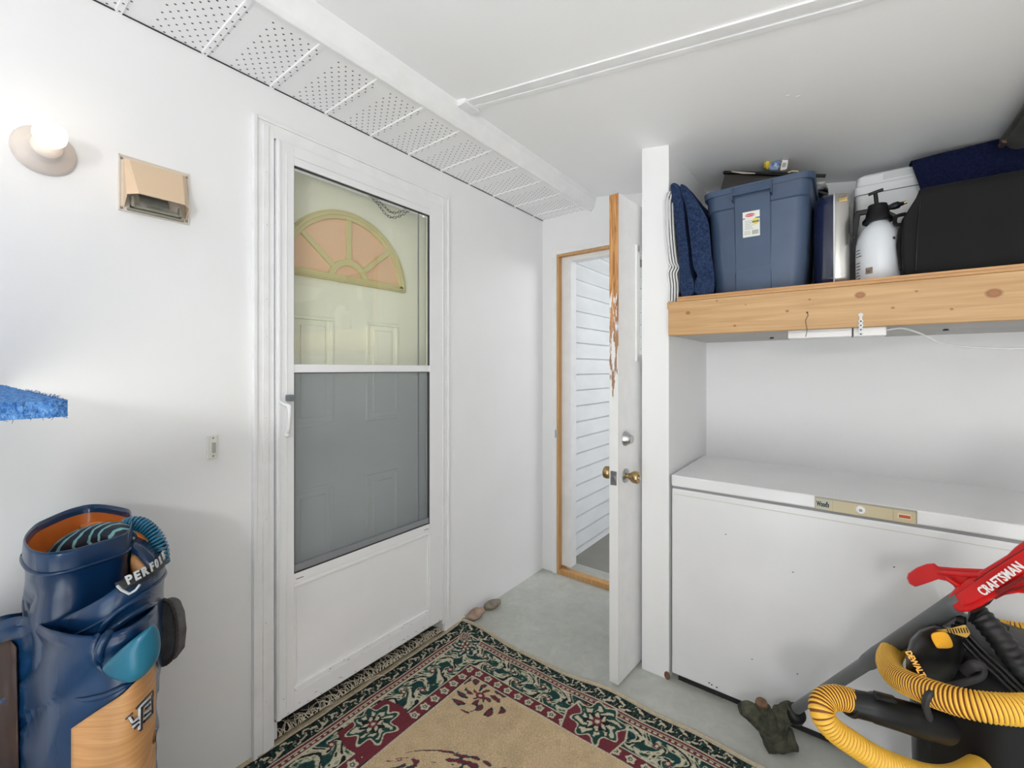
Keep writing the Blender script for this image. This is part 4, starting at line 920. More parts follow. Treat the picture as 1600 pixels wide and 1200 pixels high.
CC = rug_colours(XX, YY)
b_edge = RY1 - YY; a_edge = XX - RX0
lift = np.exp(-(b_edge / .035) ** 2) * (.006 + .005 * np.sin(XX * 9 + 1))
ZZ = .007 + .0015 * np.sin(XX * 21) * np.sin(YY * 17) + lift + .0012 * np.random.RandomState(1).rand(NXr, NYr)
YY2 = YY + np.exp(-(b_edge / .05) ** 2) * (.012 * np.sin(XX * 7.0 + .8) + .005 * np.sin(XX * 17))
co = np.stack([XX, YY2, ZZ], -1).reshape(-1, 3)
idx = np.arange(NXr * NYr).reshape(NXr, NYr)
faces = np.stack([idx[:-1, :-1], idx[1:, :-1], idx[1:, 1:], idx[:-1, 1:]], -1).reshape(-1, 4)
rug_o = Vector(((RX0 + RX1) / 2, (RY0 + RY1) / 2, 0))
me = bpy.data.meshes.new('pile'); co = co - np.array(rug_o)
me.vertices.add(len(co)); me.vertices.foreach_set('co', co.ravel()); me.loops.add(faces.size); me.loops.foreach_set('vertex_index', faces.ravel())
me.polygons.add(len(faces)); me.polygons.foreach_set('loop_start', np.arange(0, faces.size, 4)); me.polygons.foreach_set('use_smooth', np.ones(len(faces), bool)); me.update(); me.validate()
at_ = me.color_attributes.new('weave', 'FLOAT_COLOR', 'POINT'); at_.data.foreach_set('color', np.concatenate([CC.reshape(-1, 3), np.ones((len(co), 1))], 1).ravel())
me.materials.append(attr_mat('rug_pile', 'weave', bscale=350))
rug = empty('oriental_rug', rug_o, 'patterned oriental rug in green, red and cream lying at the storm door', 'rug'); 
o = bpy.data.objects.new('pile', me); col.objects.link(o); o.parent = rug; WL[o.name] = rug_o
md = o.modifiers.new('s', 'SOLIDIFY'); md.thickness = .006; md.offset = -1
BIND = mat('cream_binding', (196, 182, 158), .85, var=.1, scale=60)
m = MB(); pts = []; rr = []
for i in range(0, NXr, 5):
    pts.append(Vector((XX[i, -1], YY2[i, -1] + .004, max(.008, ZZ[i, -1] + .001)))); rr.append(.0065)
m.tube(pts, rr, 8); m.build('edge_binding', BIND, rug, smooth=60)
m = MB(); m.grid(lambda u, v: Vector((RX0 + .006 - .030 * u, RY0 + (RY1 - RY0 + .008) * v + .002, .009 - .003 * u + .002 * math.sin(v * 60))), 3, 200); m.build('end_weave', mat('end_weave_cream', (190, 174, 148), .9, var=.12, scale=70), rug, smooth=60, solid=.003)
m = MB(); rs = random.Random(21); N_ = 330
for i in range(N_):
    y = RY0 + (RY1 - RY0) * (i + rs.random()) / N_; x = RX0 - .020; l = rs.uniform(.050, .085) * (1 if rs.random() > .1 else 1.25); an = rs.gauss(.25, .5)
    d = Vector((-math.cos(an), math.sin(an), 0)); cv = rs.gauss(0, .25); sd_ = Vector((-d.y, d.x, 0))
    pts = [Vector((x, y, .009)) + d * l * t + sd_ * cv * l * t * t + Vector((0, 0, .004 + .018 * math.sin(t * 3.1) * rs.random() - .006 * t)) for t in (0, .33, .66, 1)]
    pts = [Vector((max(-.090, q.x), q.y, max(.002, q.z))) for q in pts]
    m.tube(pts, [.0016, .0015, .0013, .0008], 4)
# corner tassel
for i in range(26):
    an = rs.uniform(.5, 1.9); l = rs.uniform(.02, .045); p0 = Vector((RX0 - .010, RY1 + .004, .012)); d = Vector((-math.cos(an) * .6, math.sin(an), .35 * rs.random()))
    pts = [p0 + d * l * t + Vector((0, 0, .01 * math.sin(3 * t))) for t in (0, .33, .66, 1)]; m.tube([Vector((max(.003, q.x), q.y, max(q.z, .003))) for q in pts], [.0016, .0014, .0012, .0007], 4)
o = m.build('fringe', mat('fringe_cream', (232, 222, 202), .9, var=.08, scale=90), rug, smooth=60); tag(o, None, None, None, 'stuff')

# ================================================================== LEFT: FIBRE PAD, CABINET
cb = empty('storage_rack', (.42, -2.75, 0), 'open grey metal storage rack left of the picture carrying the blue fibre pad', 'rack')
RK = mat('rack_grey', (170, 170, 172), .5)
for z in (1.234, .30): m = MB(); m.box(.02, .80, -3.1, -2.46, z, z + .02); m.build('shelf_board', RK, cb, bevel=.002)
for x in (.02, .775):
    for y in (-3.1, -2.485): m = MB(); m.box(x, x + .025, y, y + .025, 0, 1.234); m.build('upright', RK, cb, bevel=.002)
PADB = mat('pad_blue', (110, 158, 214), .9, c2=(60, 108, 176), scale=160, bump=1.0, bscale=320, spec=.1)
pd = empty('fibre_pad', (.45, -2.7, 1.255), 'frayed light blue fibre pad jutting into the left edge', 'pad')
m = MB(); nx_, ny_ = 90, 60
def padf(u, v, top):
    x = .02 + .85 * u; y = -3.05 + .725 * v
    e1 = noise.noise(Vector((x * 60, 0, 3))) * .004; e2 = noise.noise(Vector((y * 60, 9, 3))) * .004
    if v == 1: y += e1
    if u == 1: x += e2
    z = (1.274 if top else 1.2555) + (noise.noise(Vector((x * 90, y * 90, 1))) * .0025 if top else 0)
    return Vector((x, y, z))
m.grid(lambda u, v: padf(u, v, True), nx_, ny_); m.grid(lambda u, v: padf(u, v, False), nx_, ny_)
pdo = m.build('pad_core', PADB, pd, smooth=60)
m = MB(); 
rings = [[padf(1, v / 60, False), padf(1, v / 60, True)] for v in range(61)] + [[padf(u / 60, 1, False), padf(u / 60, 1, True)] for u in range(60, -1, -1)]
m.loft(rings, False, False, closed=False); m.build('pad_edge', PADB, pd)
m = MB(); rs = random.Random(6)
for i in range(1500):
    if rs.random() < .5: b_ = Vector((.868, rs.uniform(-2.60, -2.325), rs.uniform(1.256, 1.274))); d = Vector((rs.uniform(.2, 1), rs.gauss(0, 1), rs.gauss(-.1, .5)))
    else: b_ = Vector((rs.uniform(.5, .87), -2.327, rs.uniform(1.256, 1.275))); d = Vector((rs.gauss(0, 1), rs.uniform(.1, .8), rs.gauss(0, .5)))
    d.normalize(); l = rs.uniform(.002, .0065); c_ = Vector((rs.gauss(0, 1), rs.gauss(0, 1), rs.gauss(0, 1))) * .0016
    m.tube([b_ - d * .001, b_ + d * l * .5 + c_, b_ + d * l], [.0004, .00035, .0002], 3)
o = m.build('loose_fibre', mat('pad_fibre', (64, 120, 184), .9, c2=(36, 70, 120), scale=200), pd); tag(o, None, None, None, 'stuff')

# ================================================================== ROLLED PADDLE BOARD
PVC = mat('blue_pvc', (18, 58, 98), .24, var=.10, scale=5, c2=(12, 42, 76), spec=.45)
ORG = mat('orange_pvc', (214, 120, 52), .35, var=.1, scale=8)
WOODP = pine_mat('wood_print_deck', [], dark=(186, 132, 80), light=(206, 156, 104), along=(2, 2, 50))
sb = empty('paddle_board', (.24, -2.22, 0), 'blue deflated inflatable board rolled up on end with orange lining', 'paddle board')
def px_ring(cx, cy, hw, hh, d, dd, n=64, tilt=0, sq=2.4, z_rot=0):
    """closed ring: centre at pixel (cx,cy) at distance d; half width hw px; depth half extent dd metres; tilt raises the right side in metres per metre"""
    c = D(d, cx, cy); w_ = hw * d / FP; out = []
    for k in range(n):
        a = 2 * math.pi * k / n; ca, sa = math.cos(a), math.sin(a)
        e = 2 / sq; x = math.copysign(abs(ca) ** e, ca) * w_; y = math.copysign(abs(sa) ** e, sa) * dd
        out.append(c + VR * (x * math.cos(z_rot) - y * math.sin(z_rot)) + VD * (x * math.sin(z_rot) + y * math.cos(z_rot)) + Vector((0, 0, x * tilt + y * hh)))
    return out
def folded(rings, amp, freq=5, seed=0, start=2):
    out = []
    for i, r in enumerate(rings):
        c = sum(r, Vector()) / len(r); q = []
        for p in r:
            f = min(1, max(0, (i - start) / 3)); n_ = noise.noise(Vector((p.x * freq, p.y * freq, p.z * freq * 1.6 + seed))) + .5 * noise.noise(Vector((p.x * freq * 2, p.y * freq * 2, p.z * freq * 3.5 + seed)))
            ridge = (abs(n_) - .25) * amp * f; d = (p - c); d.z = 0
            q.append(p - d.normalized() * ridge)
        out.append(q)
    return out
def interp_rings(keys, n):
    out = []
    for i in range(len(keys) - 1):
        for k in range(n):
            t = k / n; out.append([a.lerp(b, t) for a, b in zip(keys[i], keys[i + 1])])
    out.append(keys[-1]); return out
def clampx(rings, x=.012):
    return [[Vector((max(x, p.x), p.y, max(p.z, .004))) for p in r] for r in rings]
# each wrap is a closed outline (pixel, distance) dropped downwards with bulges and creases
def crease(p, seed, k=1.0):
    s_ = (p - CAM).dot(VR)
    q = Vector((s_ * 3.0, (p - CAM).dot(VD) * 2.2, (p.z - .6 * s_) * 10 + seed))
    n_ = noise.noise(q); n2_ = noise.noise(q * 2.3 + Vector((4, 1, 0)))
    return k * (.075 * max(0, .22 - abs(n_)) + .007 * n2_)
def wrap(outline, steps, seed, lip0=.93, start=2, dense=3, amp=1.0):
    base = spline([D(d_, x, y) for x, y, d_ in outline], 7, True); rings = []
    for i in range(len(steps) - 1):
        (z0, s0), (z1, s1) = steps[i], steps[i + 1]
        for k in range(dense):
            t = k / dense; t2 = t * t * (3 - 2 * t); rings.append((z0 + (z1 - z0) * t, s0 + (s1 - s0) * t2))
    rings.append(steps[-1]); c = sum(base, Vector()) / len(base); out = []
    for i, (dz, sc_) in enumerate(rings):
        r = []; f = min(1, max(0, (i - start) / 4))
        for p in base:
            d = p - c; d.z = 0; z = p.z + dz if dz > -5 else 0.016
            w_ = Vector((c.x + d.x * sc_, c.y + d.y * sc_, z)); w_ -= d.normalized() * crease(w_, seed, amp) * f
            r.append(Vector((max(.012, w_.x), w_.y, max(.016, w_.z))))
        out.append(r)
    lip = []
    for f, z in ((lip0, -.03), (.945, -.006), (.965, .005), (.985, .005)):
        lip.append([Vector((max(.012, c.x + (p.x - c.x) * f), c.y + (p.y - c.y) * f, p.z + z)) for p in base])
    return base, c, lip + out
def wmesh(name, rings, m_, cap0=False):
    m = MB(); m.loft(rings, cap0, True); return m.build(name, m_, sb, smooth=180)
uo = [(36, 845), (50, 826), (68, 815), (112, 797), (150, 790), (198, 797), (206, 806), (207, 822), (196, 838), (150, 853), (110, 864), (70, 869), (45, 862)]
uo = [(x, y, .352 * FP / (y - CYH)) for x, y in uo]
ub, c0, ur = wrap(uo, [(0, 1), (-.020, 1.015), (-.034, 1.02), (-.040, 1.0), (-.09, .985), (-.15, 1.02), (-.22, 1.0), (-.30, .96), (-.36, .9)], 2.0, start=9, amp=.8)
wmesh('upper_roll', ur, PVC)
m = MB(); m.loft([[c0 + (p - c0) * f + Vector((0, 0, z)) for p in ub] for f, z in ((.94, -.014), (.92, -.03), (.88, -.07), (.82, -.12), (.6, -.14), (.05, -.15))], False, False); m.build('orange_lining', ORG, sb, smooth=180)
# second turn and striped cloth inside the opening
m = MB(); ii = [p for p in ub]; 
m.loft([[c0 + VD * .02 + (p - c0) * f + Vector((0, 0, z)) for p in ii[20:78]] for f, z in ((.70, -.12), (.70, -.035), (.68, -.028), (.64, -.028), (.62, -.035), (.62, -.12))], False, False, closed=False); m.build('inner_turn', ORG, sb, smooth=180)
STR = bpy.data.materials.new('striped_cloth'); STR.use_nodes = True; nt_ = STR.node_tree
wv_ = nt_.nodes.new('ShaderNodeTexWave'); wv_.inputs['Scale'].default_value = 22; wv_.inputs['Distortion'].default_value = 3; tc_ = nt_.nodes.new('ShaderNodeTexCoord'); nt_.links.new(tc_.outputs['Object'], wv_.inputs['Vector'])
cr_n = nt_.nodes.new('ShaderNodeValToRGB'); cr_n.color_ramp.elements[0].position = .80; cr_n.color_ramp.elements[0].color = lin((24, 34, 48)); cr_n.color_ramp.elements[1].position = .86; cr_n.color_ramp.elements[1].color = lin((120, 180, 186))
nt_.links.new(wv_.outputs['Fac'], cr_n.inputs[0]); nt_.links.new(cr_n.outputs[0], nt_.nodes['Principled BSDF'].inputs['Base Color'])
m = MB(); cc_ = D(.96, 145, 846) ; m.tube(spline([cc_ + VR * x + VD * y + Vector((0, 0, z)) for x, y, z in ((-.07, -.02, -.05), (-.05, .0, -.012), (-.01, .015, .006), (.03, .02, .008), (.05, .02, -.01), (.06, .01, -.06))], 8), .026, 14); m.build('striped_strap', STR, sb, smooth=180)
m = MB(); ring_ = [c0 + (p - c0) * 1.018 + Vector((0, 0, -.033)) for p in ub]; m.tube([Vector((max(.016, p.x), p.y, p.z)) for p in ring_ + [ring_[0]]], .0035, 8); m.build('welded_seam', PVC, sb, smooth=180)
mo = [(58, 976, .87), (100, 968, .83), (150, 945, .82), (200, 912, .84), (236, 890, .885), (255, 876, .95), (256, 866, 1.02), (240, 856, 1.06), (205, 850, 1.08), (140, 850, 1.10), (80, 860, 1.08), (42, 900, 1.02), (42, 950, .93)]
mb_, c1, mr = wrap(mo, [(0, 1), (-.02, 1.01), (-.045, 1.0), (-.09, .975), (-.14, .985), (-.20, .97), (-.30, .93)], 7.3, start=4, amp=.7)
wmesh('middle_wrap', mr, PVC)
m = MB(); ring_ = [c1 + (p - c1) * 1.012 + Vector((0, 0, -.036)) for p in mb_]; m.tube([Vector((max(.016, p.x), p.y, p.z)) for p in ring_ + [ring_[0]]], .003, 8); m.build('welded_seam', PVC, sb, smooth=180)
oo = [(-70, 1000, .95), (-35, 990, .90), (0, 974, .88), (38, 968, .87), (80, 990, .80), (150, 1000, .785), (205, 985, .80), (238, 962, .855), (246, 945, .93), (225, 930, 1.02), (170, 915, 1.08), (90, 940, 1.08), (40, 958, 1.02), (0, 966, .98), (-60, 990, .99)]
ob_, c2_, orr = wrap(oo, [(0, 1), (-.02, 1.01), (-.06, 1.0), (-.12, 1.01), (-.18, .99), (-.26, 1.005), (-.40, 1.0), (-.60, .99), (-9, .97)], 12.1, lip0=.70, start=3, amp=.95, dense=5)
wmesh('outer_wrap', orr, PVC)
from mathutils.bvhtree import BVHTree
def tree(*ringsets):
    vs, fs = [], []
    for rings in ringsets:
        n = len(rings[0]); b0 = len(vs)
        for r in rings: vs += [tuple(p) for p in r]
        for k in range(len(rings) - 1):
            for i in range(n): j = (i + 1) % n; fs.append((b0 + k * n + i, b0 + k * n + j, b0 + (k + 1) * n + j, b0 + (k + 1) * n + i))
    return BVHTree.FromPolygons(vs, fs)
BV = tree(orr, mr); BVM = tree(mr)
def onwrap(px, py, off=.004, bv=None):
    q = ray(px, py).normalized(); h_ = (bv or BV).ray_cast(CAM, q, 3)
    if h_[0] is None:
        h_ = (None, None); n_ = (bv or BV).find_nearest(D(.92, px, py)); return n_[0] - q * off
    return h_[0] - q * off
def skin(name, edge_top, edge_bot, m_, nu=36, nv=16, off=.006):
    """printed skin following the board's surface between two pixel curves"""
    def at(c_, u):
        s_ = u * (len(c_) - 1); i = min(int(s_), len(c_) - 2); f = s_ - i; return (c_[i][0] + (c_[i + 1][0] - c_[i][0]) * f, c_[i][1] + (c_[i + 1][1] - c_[i][1]) * f)
    m = MB()
    def fn(u, v):
        a_, b_ = at(edge_top, u), at(edge_bot, u); return onwrap(a_[0] + (b_[0] - a_[0]) * v, a_[1] + (b_[1] - a_[1]) * v, off)
    m.grid(fn, nu, nv); return m.build(name, m_, sb, smooth=180, solid=.002)
skin('wood_print_deck', [(112, 1138), (150, 1112), (190, 1086), (222, 1056), (240, 1030), (243, 1012)], [(112, 1560), (150, 1560), (190, 1560), (222, 1540), (236, 1500), (241, 1460)], WOODP, 36, 40)
skin('side_print', [(-30, 1010), (0, 1005), (16, 1000), (26, 1012)], [(-30, 1560), (0, 1560), (24, 1540), (34, 1480)], mat('dark_wood_print', (70, 44, 32), .5, c2=(40, 28, 26), scale=6), 14, 20, .010)
WHT = mat('print_white', (205, 208, 212), .4); BLK = mat('print_dark', (38, 42, 52), .4)
def stroke(m, pts, wdt, off, sub=5):
    pp = []
    for i in range(len(pts) - 1):
        for k in range(sub): t = k / sub; pp.append((pts[i][0] + (pts[i + 1][0] - pts[i][0]) * t, pts[i][1] + (pts[i + 1][1] - pts[i][1]) * t))
    pp.append(pts[-1]); m.tube([onwrap(x, y, off) for x, y in pp], wdt, 6)
def lx(x, y): return (150 + x / 13.34, 1050 + y / 13.34)
SH = [[(620, 990), (770, 850)], [(830, 775), (1180, 385)], [(1180, 400), (1180, 760), (985, 1060)]]
L1 = [[(690, 940), (760, 1050), (880, 960)], [(905, 740), (900, 1190)], [(905, 740), (1120, 520), (1130, 850), (960, 1010)], [(1000, 740), (1080, 670)], [(980, 880), (1100, 790)], [(760, 1160), (905, 1010)]]
m = MB()
for s_ in SH: stroke(m, [lx(*q) for q in s_], .0016, .009)
for s_ in L1: stroke(m, [lx(q[0] + 26, q[1] + 16) for q in s_], .0036, .0085)
m.build('letter_outline', BLK, sb, smooth=60)
m = MB()
for s_ in L1: stroke(m, [lx(*q) for q in s_], .0021, .0115)
m.build('deck_lettering', WHT, sb, smooth=60)
# teal fin pad lying on the wrap
pad_o = [(160, 1047), (164, 1037), (180, 1022), (206, 1000), (230, 982), (240, 976), (248, 985), (251, 1005), (248, 1025), (238, 1042), (222, 1058), (205, 1066), (190, 1065), (172, 1058)]
cpx = (208, 1024); dmid = (onwrap(*cpx) - CAM).dot(VD)
def padpt(x, y, lift=0):
    t_ = (x - 160) / 90; d_ = dmid - .022 - .010 * math.sin(math.pi * min(1, max(0, t_))) + .030 * t_ ** 3 - lift; return D(d_, x, y)
m = MB(); pp_ = spline([Vector((x, y, 0)) for x, y in pad_o], 4, True); rg = []
for f, z in ((.9, -.030), (1, -.012), (1.0, .0), (.97, .004), (.8, .007), (.4, .009), (.05, .0095)): rg.append([padpt(cpx[0] + (p.x - cpx[0]) * f, cpx[1] + (p.y - cpx[1]) * f, z) for p in pp_])
m.loft(rg); m.build('teal_fin_pad', mat('teal_rubber', (24, 106, 134), .34, var=.05), sb, smooth=180)
# raised ribs round the fin base
for pxs, r_ in (([(244, 926), (226, 930), (200, 944), (176, 962), (158, 984), (148, 1008), (150, 1032), (162, 1052)], .006), ([(246, 942), (228, 948), (204, 962), (180, 980), (164, 998), (156, 1018), (158, 1036)], .008), ([(118, 1092), (140, 1092), (165, 1086), (190, 1074), (206, 1068)], .005)):
    m = MB(); cc = spline([Vector((x, y, 0)) for x, y in pxs], 6); m.tube([onwrap(p.x, p.y, r_ * .3) for p in cc], [r_ * min(1, .25 + min(i, len(cc) - 1 - i) / 8) for i in range(len(cc))], 10); m.build('moulded_rib', PVC, sb, smooth=180)
# lettered black band on the rim of the middle wrap
def bandpt(t):
    P_ = [(184, 919), (202, 910), (222, 900), (240, 889), (250, 881), (257, 870)]
    s_ = t * (len(P_) - 1); i = min(max(int(s_), 0), len(P_) - 2); f = s_ - i; return (P_[i][0] + (P_[i + 1][0] - P_[i][0]) * f, P_[i][1] + (P_[i + 1][1] - P_[i][1]) * f)
def bdep(t): return .822 + .128 * max(0, t) ** 1.8
m = MB(); rg = []
for k in range(25):
    x, y = bandpt(k / 24); rg.append([D(bdep(k / 24), x + s_ * .45, y + s_ * .9) for s_ in (-9, -3, 3, 8)])
m.loft(rg, False, False, closed=False); m.build('black_band', mat('band_black', (36, 36, 38), .45), sb, smooth=60, solid=.003)
m = MB()
for i, chh in enumerate('PERFORM'):
    t = .20 + i * .125; x, y = bandpt(t); o_ = D(bdep(t) - .004, x, y - 4); xd = D(bdep(t + .05), *bandpt(t + .05)) - D(bdep(t - .05), *bandpt(t - .05)); m.text(chh, .0225, frame_M(o_, xd, Vector((0, 0, 1)) - VR * .25), .0008, .85, 1, .0009)
m.build('band_lettering', WHT, sb)
m = MB(); m.tube([D(.815, *q) for q in ((183, 915), (190, 922), (202, 928), (212, 922), (218, 914))], .0022, 6); m.build('band_corner', WHT, sb, smooth=60)
# folded board tip on the right: blue top, wood print below, orange edge
m = MB(); q = [(205, 842), (214, 840), (226, 846), (240, 860), (250, 874)]
m.loft([[D(.99, x, y), D(.945, x - 4, y + 13 + 2 * i), D(.94, x - 10, y + 20 + 2 * i)] for i, (x, y) in enumerate(q)], False, False, closed=False); m.build('end_flap', PVC, sb, smooth=180, solid=.006)
m = MB(); q = [(206, 862), (214, 868), (226, 880), (236, 890)]; m.loft([[D(.95, x, y - 4), D(.94, x - 1, y + 12), D(.95, x - 2, y + 34)] for x, y in q], False, False, closed=False); m.build('flap_lining', WOODP, sb, smooth=180, solid=.004)
m = MB(); m.loft([[D(1.0, x, y), D(.985, x + 1, y + 14)] for x, y in ((204, 828), (212, 830), (222, 836), (230, 844))], False, False, closed=False); m.build('orange_tip', ORG, sb, smooth=180, solid=.004)
# coil leash
TEALC = mat('leash_teal', (28, 110, 145), .25, coat=.4)
ls = empty('coil_leash', (.24, -2.0, .02), 'coiled teal leash cord with grey ankle cuff beside the rolled board', 'leash')
m = MB(); cen = spline([D(1.02, *q) for q in ((198, 822), (214, 820), (228, 827), (240, 840), (248, 858), (250, 880))], 30); pts = []
for i, c_ in enumerate(cen):
    t = (cen[min(i + 1, len(cen) - 1)] - cen[max(i - 1, 0)]).normalized(); a_ = t.cross(VD).normalized(); b_ = t.cross(a_)
    for s_ in range(2):
        ph = (i * 2 + s_) * 2 * math.pi / 15.0; pts.append(c_ + (a_ * math.cos(ph) + b_ * math.sin(ph)) * .0165 + (cen[min(i + 1, len(cen) - 1)] - c_) * .5 * s_)
pts = [Vector((max(.01, p.x), p.y, p.z)) for p in pts]
m.tube(pts, .0032, 7); m.build('coiled_cord', TEALC, ls, smooth=180)
m = MB(); pc = spline([D(1.02, *q) for q in ((250, 880), (247, 912), (244, 930), (249, 945), (252, 955))], 8); m.tube(pc, .006, 8); m.build('swivel_cord', BLACKP, ls, smooth=180)
cuff_px = [(246, 945), (256, 937), (268, 942), (276, 962), (279, 990), (276, 1020), (264, 1036), (250, 1040), (242, 1038)]
m = MB(); pts = [D(1.0, q[0] - 3, q[1]) for q in cuff_px]; m.prism(pts, VD * .022 + VR * .012); 
GC = mat('grey_neoprene', (98, 96, 97), .8, c2=(74, 72, 75), scale=30, bump=.6, bscale=80)
m.build('ankle_cuff', GC, ls, bevel=.012, seg=4)
m = MB(); pts = spline([D(1.0, q[0] - 3, q[1]) for q in cuff_px[1:8]], 8); m.tube(pts, [.004 + .0012 * (i % 2) for i in range(len(pts))], 6); m.build('cuff_stitching', mat('cuff_dark', (60, 56, 56), .9), ls)

# ================================================================== TRIMMER
inv = lambda x: 1 / 1.50 + (max(x, 1236) - 1240) * (1 / .95 - 1 / 1.50) / (1500 - 1240)
def T(x, y, o=0): return D(1 / inv(x) - o, x, y)
tm = empty('string_trimmer', D(1.3, 1300, 1072), 'string trimmer with red handle and grey shaft leaning across the freezer front', 'trimmer')
SHG = mat('shaft_grey', (110, 113, 115), .42, var=.04)
RED_ = mat('red_plastic', (214, 30, 32), .35, var=.04, scale=8)
m = MB(); m.tube([T(1236, 1113), T(1372, 1024)], [.0155, .0160], 20); m.build('lower_shaft', SHG, tm, smooth=60)
m = MB(); m.tube([T(1352, 1037), T(1357, 1034), T(1372, 1023), T(1382, 1016), T(1510, 932)], [.0165, .0190, .0195, .0185, .0185], 20); m.build('upper_shaft', mat('sleeve_grey', (104, 107, 110), .5, var=.04), tm, smooth=40)
body = [(1481, 933), (1486, 947), (1500, 956), (1515, 955), (1535, 946), (1556, 932), (1590, 926), (1610, 928), (1650, 920), (1650, 820), (1612, 838), (1600, 845), (1585, 856), (1574, 867), (1538, 889), (1512, 904), (1492, 920)]
def slab(pix, th, o=0):
    rg = []
    ctr = sum([T(*q) for q in pix], Vector()) / len(pix)
    vdir = (CAM - ctr).normalized()
    for f, z in ((.94, -th), (1, -th * .75), (1, th * .75), (.95, th)):
        rg.append([ctr + (T(*q) - ctr) * f + vdir * (z + o) for q in pix])
    return rg
m = MB(); m.loft(slab(body, .024)); m.build('motor_housing', RED_, tm, bevel=.002)
ridge = [(1494, 930), (1520, 912), (1578, 872), (1600, 858), (1650, 830), (1650, 862), (1600, 893), (1560, 918), (1522, 940), (1504, 946)]
m = MB(); m.loft(slab(ridge, .006, .026)); m.build('label_boss', RED_, tm, bevel=.002)
grip = [(1417, 903), (1419, 896), (1432, 887), (1448, 881), (1460, 880), (1466, 885), (1490, 887), (1540, 889), (1560, 900), (1530, 920), (1497, 925), (1490, 915), (1480, 908), (1466, 905), (1455, 909), (1440, 914), (1430, 917), (1421, 912)]
m = MB(); m.loft(slab(grip, .016)); m.build('front_grip', RED_, tm, bevel=.002)
m = MB(); m.tube([T(1466, 894, .018), T(1500, 897, .018), T(1535, 899, .018)], .0045, 8); m.tube([T(1480, 903, .018), T(1498, 915, .018)], .004, 8); m.build('grip_rib', RED_, tm, smooth=60)
m = MB(); m.tube([T(1522, 908, .030), T(1574, 874, .030), T(1600, 858, .030)], .0012, 6); m.tube([T(1558, 926, .024), T(1580, 914, .026), T(1600, 903, .026)], .0035, 6); m.tube([T(1555, 935, .02), T(1580, 922, .022), T(1610, 915, .022)], .002, 6); m.build('housing_groove', mat('deep_red', (120, 20, 22), .6), tm)
o_ = T(1562, 905, .036); xd = T(1594, 883, .036) - T(1532, 926, .036); vd_ = (CAM - o_).normalized(); yd = vd_.cross(xd)
xd_n = xd.normalized(); yd = yd.normalized()
m = MB(); m.text('CRAFTSMAN', .0235, frame_M(o_, xd_n, yd), .0006, 1, 1.08, .0006, fit=(xd.length * 1.02, .0155)); m.build('brand_lettering', mat('white_print', (235, 235, 235), .4), tm)
ax_ = (T(1510, 932) - T(1372, 1024)).normalized(); r0_ = T(1690, 850); sd_ = ax_.cross(Vector((0, 0, 1))).normalized(); un_ = sd_.cross(ax_)
m = MB(); m.tube([r0_ - ax_ * .05, r0_ + ax_ * .04, r0_ + ax_ * .10], [.022, .030, .028], 14); m.tube(spline([r0_ + ax_ * .08 - un_ * .01, r0_ + ax_ * .13 + un_ * .025, r0_ + ax_ * .20 + un_ * .03, r0_ + ax_ * .27 + un_ * .005], 6), .016, 12); m.tube([r0_ + ax_ * .09 - un_ * .03, r0_ + ax_ * .18 - un_ * .045, r0_ + ax_ * .27 - un_ * .03], .010, 10); m.build('rear_handle', RED_, tm, smooth=50)
bm_ = frame_M(r0_ + ax_ * .30, ax_, un_); m = MB(); m.box(-.045, .045, -.055, .045, -.038, .038, M=bm_); m.build('battery_pack', BLACKP, tm, bevel=.008)
m = MB(); m.loft(slab([(1512, 957), (1535, 946), (1556, 933), (1546, 944), (1524, 957)], .014)); m.build('trigger', mat('trigger_dark', (60, 40, 40), .5), tm)
# mossy head and guard
MOSS = mat('grass_caked_plastic', (84, 84, 68), .9, c2=(44, 46, 38), scale=40, bump=1, bscale=90)
def lump(m, pts, rad, seed):
    pp = spline(pts, 8); rr = []
    for i in range(len(pp)): f = i / (len(pp) - 1) * (len(rad) - 1); j = min(int(f), len(rad) - 2); rr.append(rad[j] + (rad[j + 1] - rad[j]) * (f - j))
    n0 = len(m.bm.verts); m.tube(pp, rr, 20); m.bm.verts.ensure_lookup_table()
    for v in list(m.bm.verts)[n0:]: v.co += Vector((noise.noise(v.co * 40 + Vector((seed, 0, 0))), noise.noise(v.co * 40 + Vector((0, seed, 0))), noise.noise(v.co * 40 + Vector((0, 0, seed))))) * .006
m = MB(); lump(m, [T(1212, 1135), T(1224, 1118), T(1240, 1108)], [.030, .034, .026], 1); m.build('trimmer_head', MOSS, tm, smooth=180)
m = MB(); lump(m, [T(1158, 1108), T(1172, 1112), T(1190, 1124), T(1206, 1142), T(1222, 1160)], [.020, .030, .034, .042, .040], 2); lump(m, [T(1188, 1102), T(1196, 1114), T(1206, 1134)], [.020, .024, .030], 3); lump(m, [T(1195, 1160), T(1240, 1155)], [.030, .034], 5); m.build('debris_guard', MOSS, tm, smooth=180)
m = MB(); m.lathe([(.018, 0), (.020, .004), (.018, .012), (.006, .014)], T(1190, 1101), (0, -.3, 1), 16); m.build('bolt_cap', mat('orange_rust', (128, 92, 66), .7, c2=(80, 70, 56), scale=60), tm, smooth=50)
m = MB(); m.lathe([(.021, 0), (.030, .008), (.032, .030), (.026, .04)], T(1246, 1112), (T(1236, 1118) - T(1260, 1098)), 20); m.build('shaft_collar', BLACKP, tm, smooth=50)

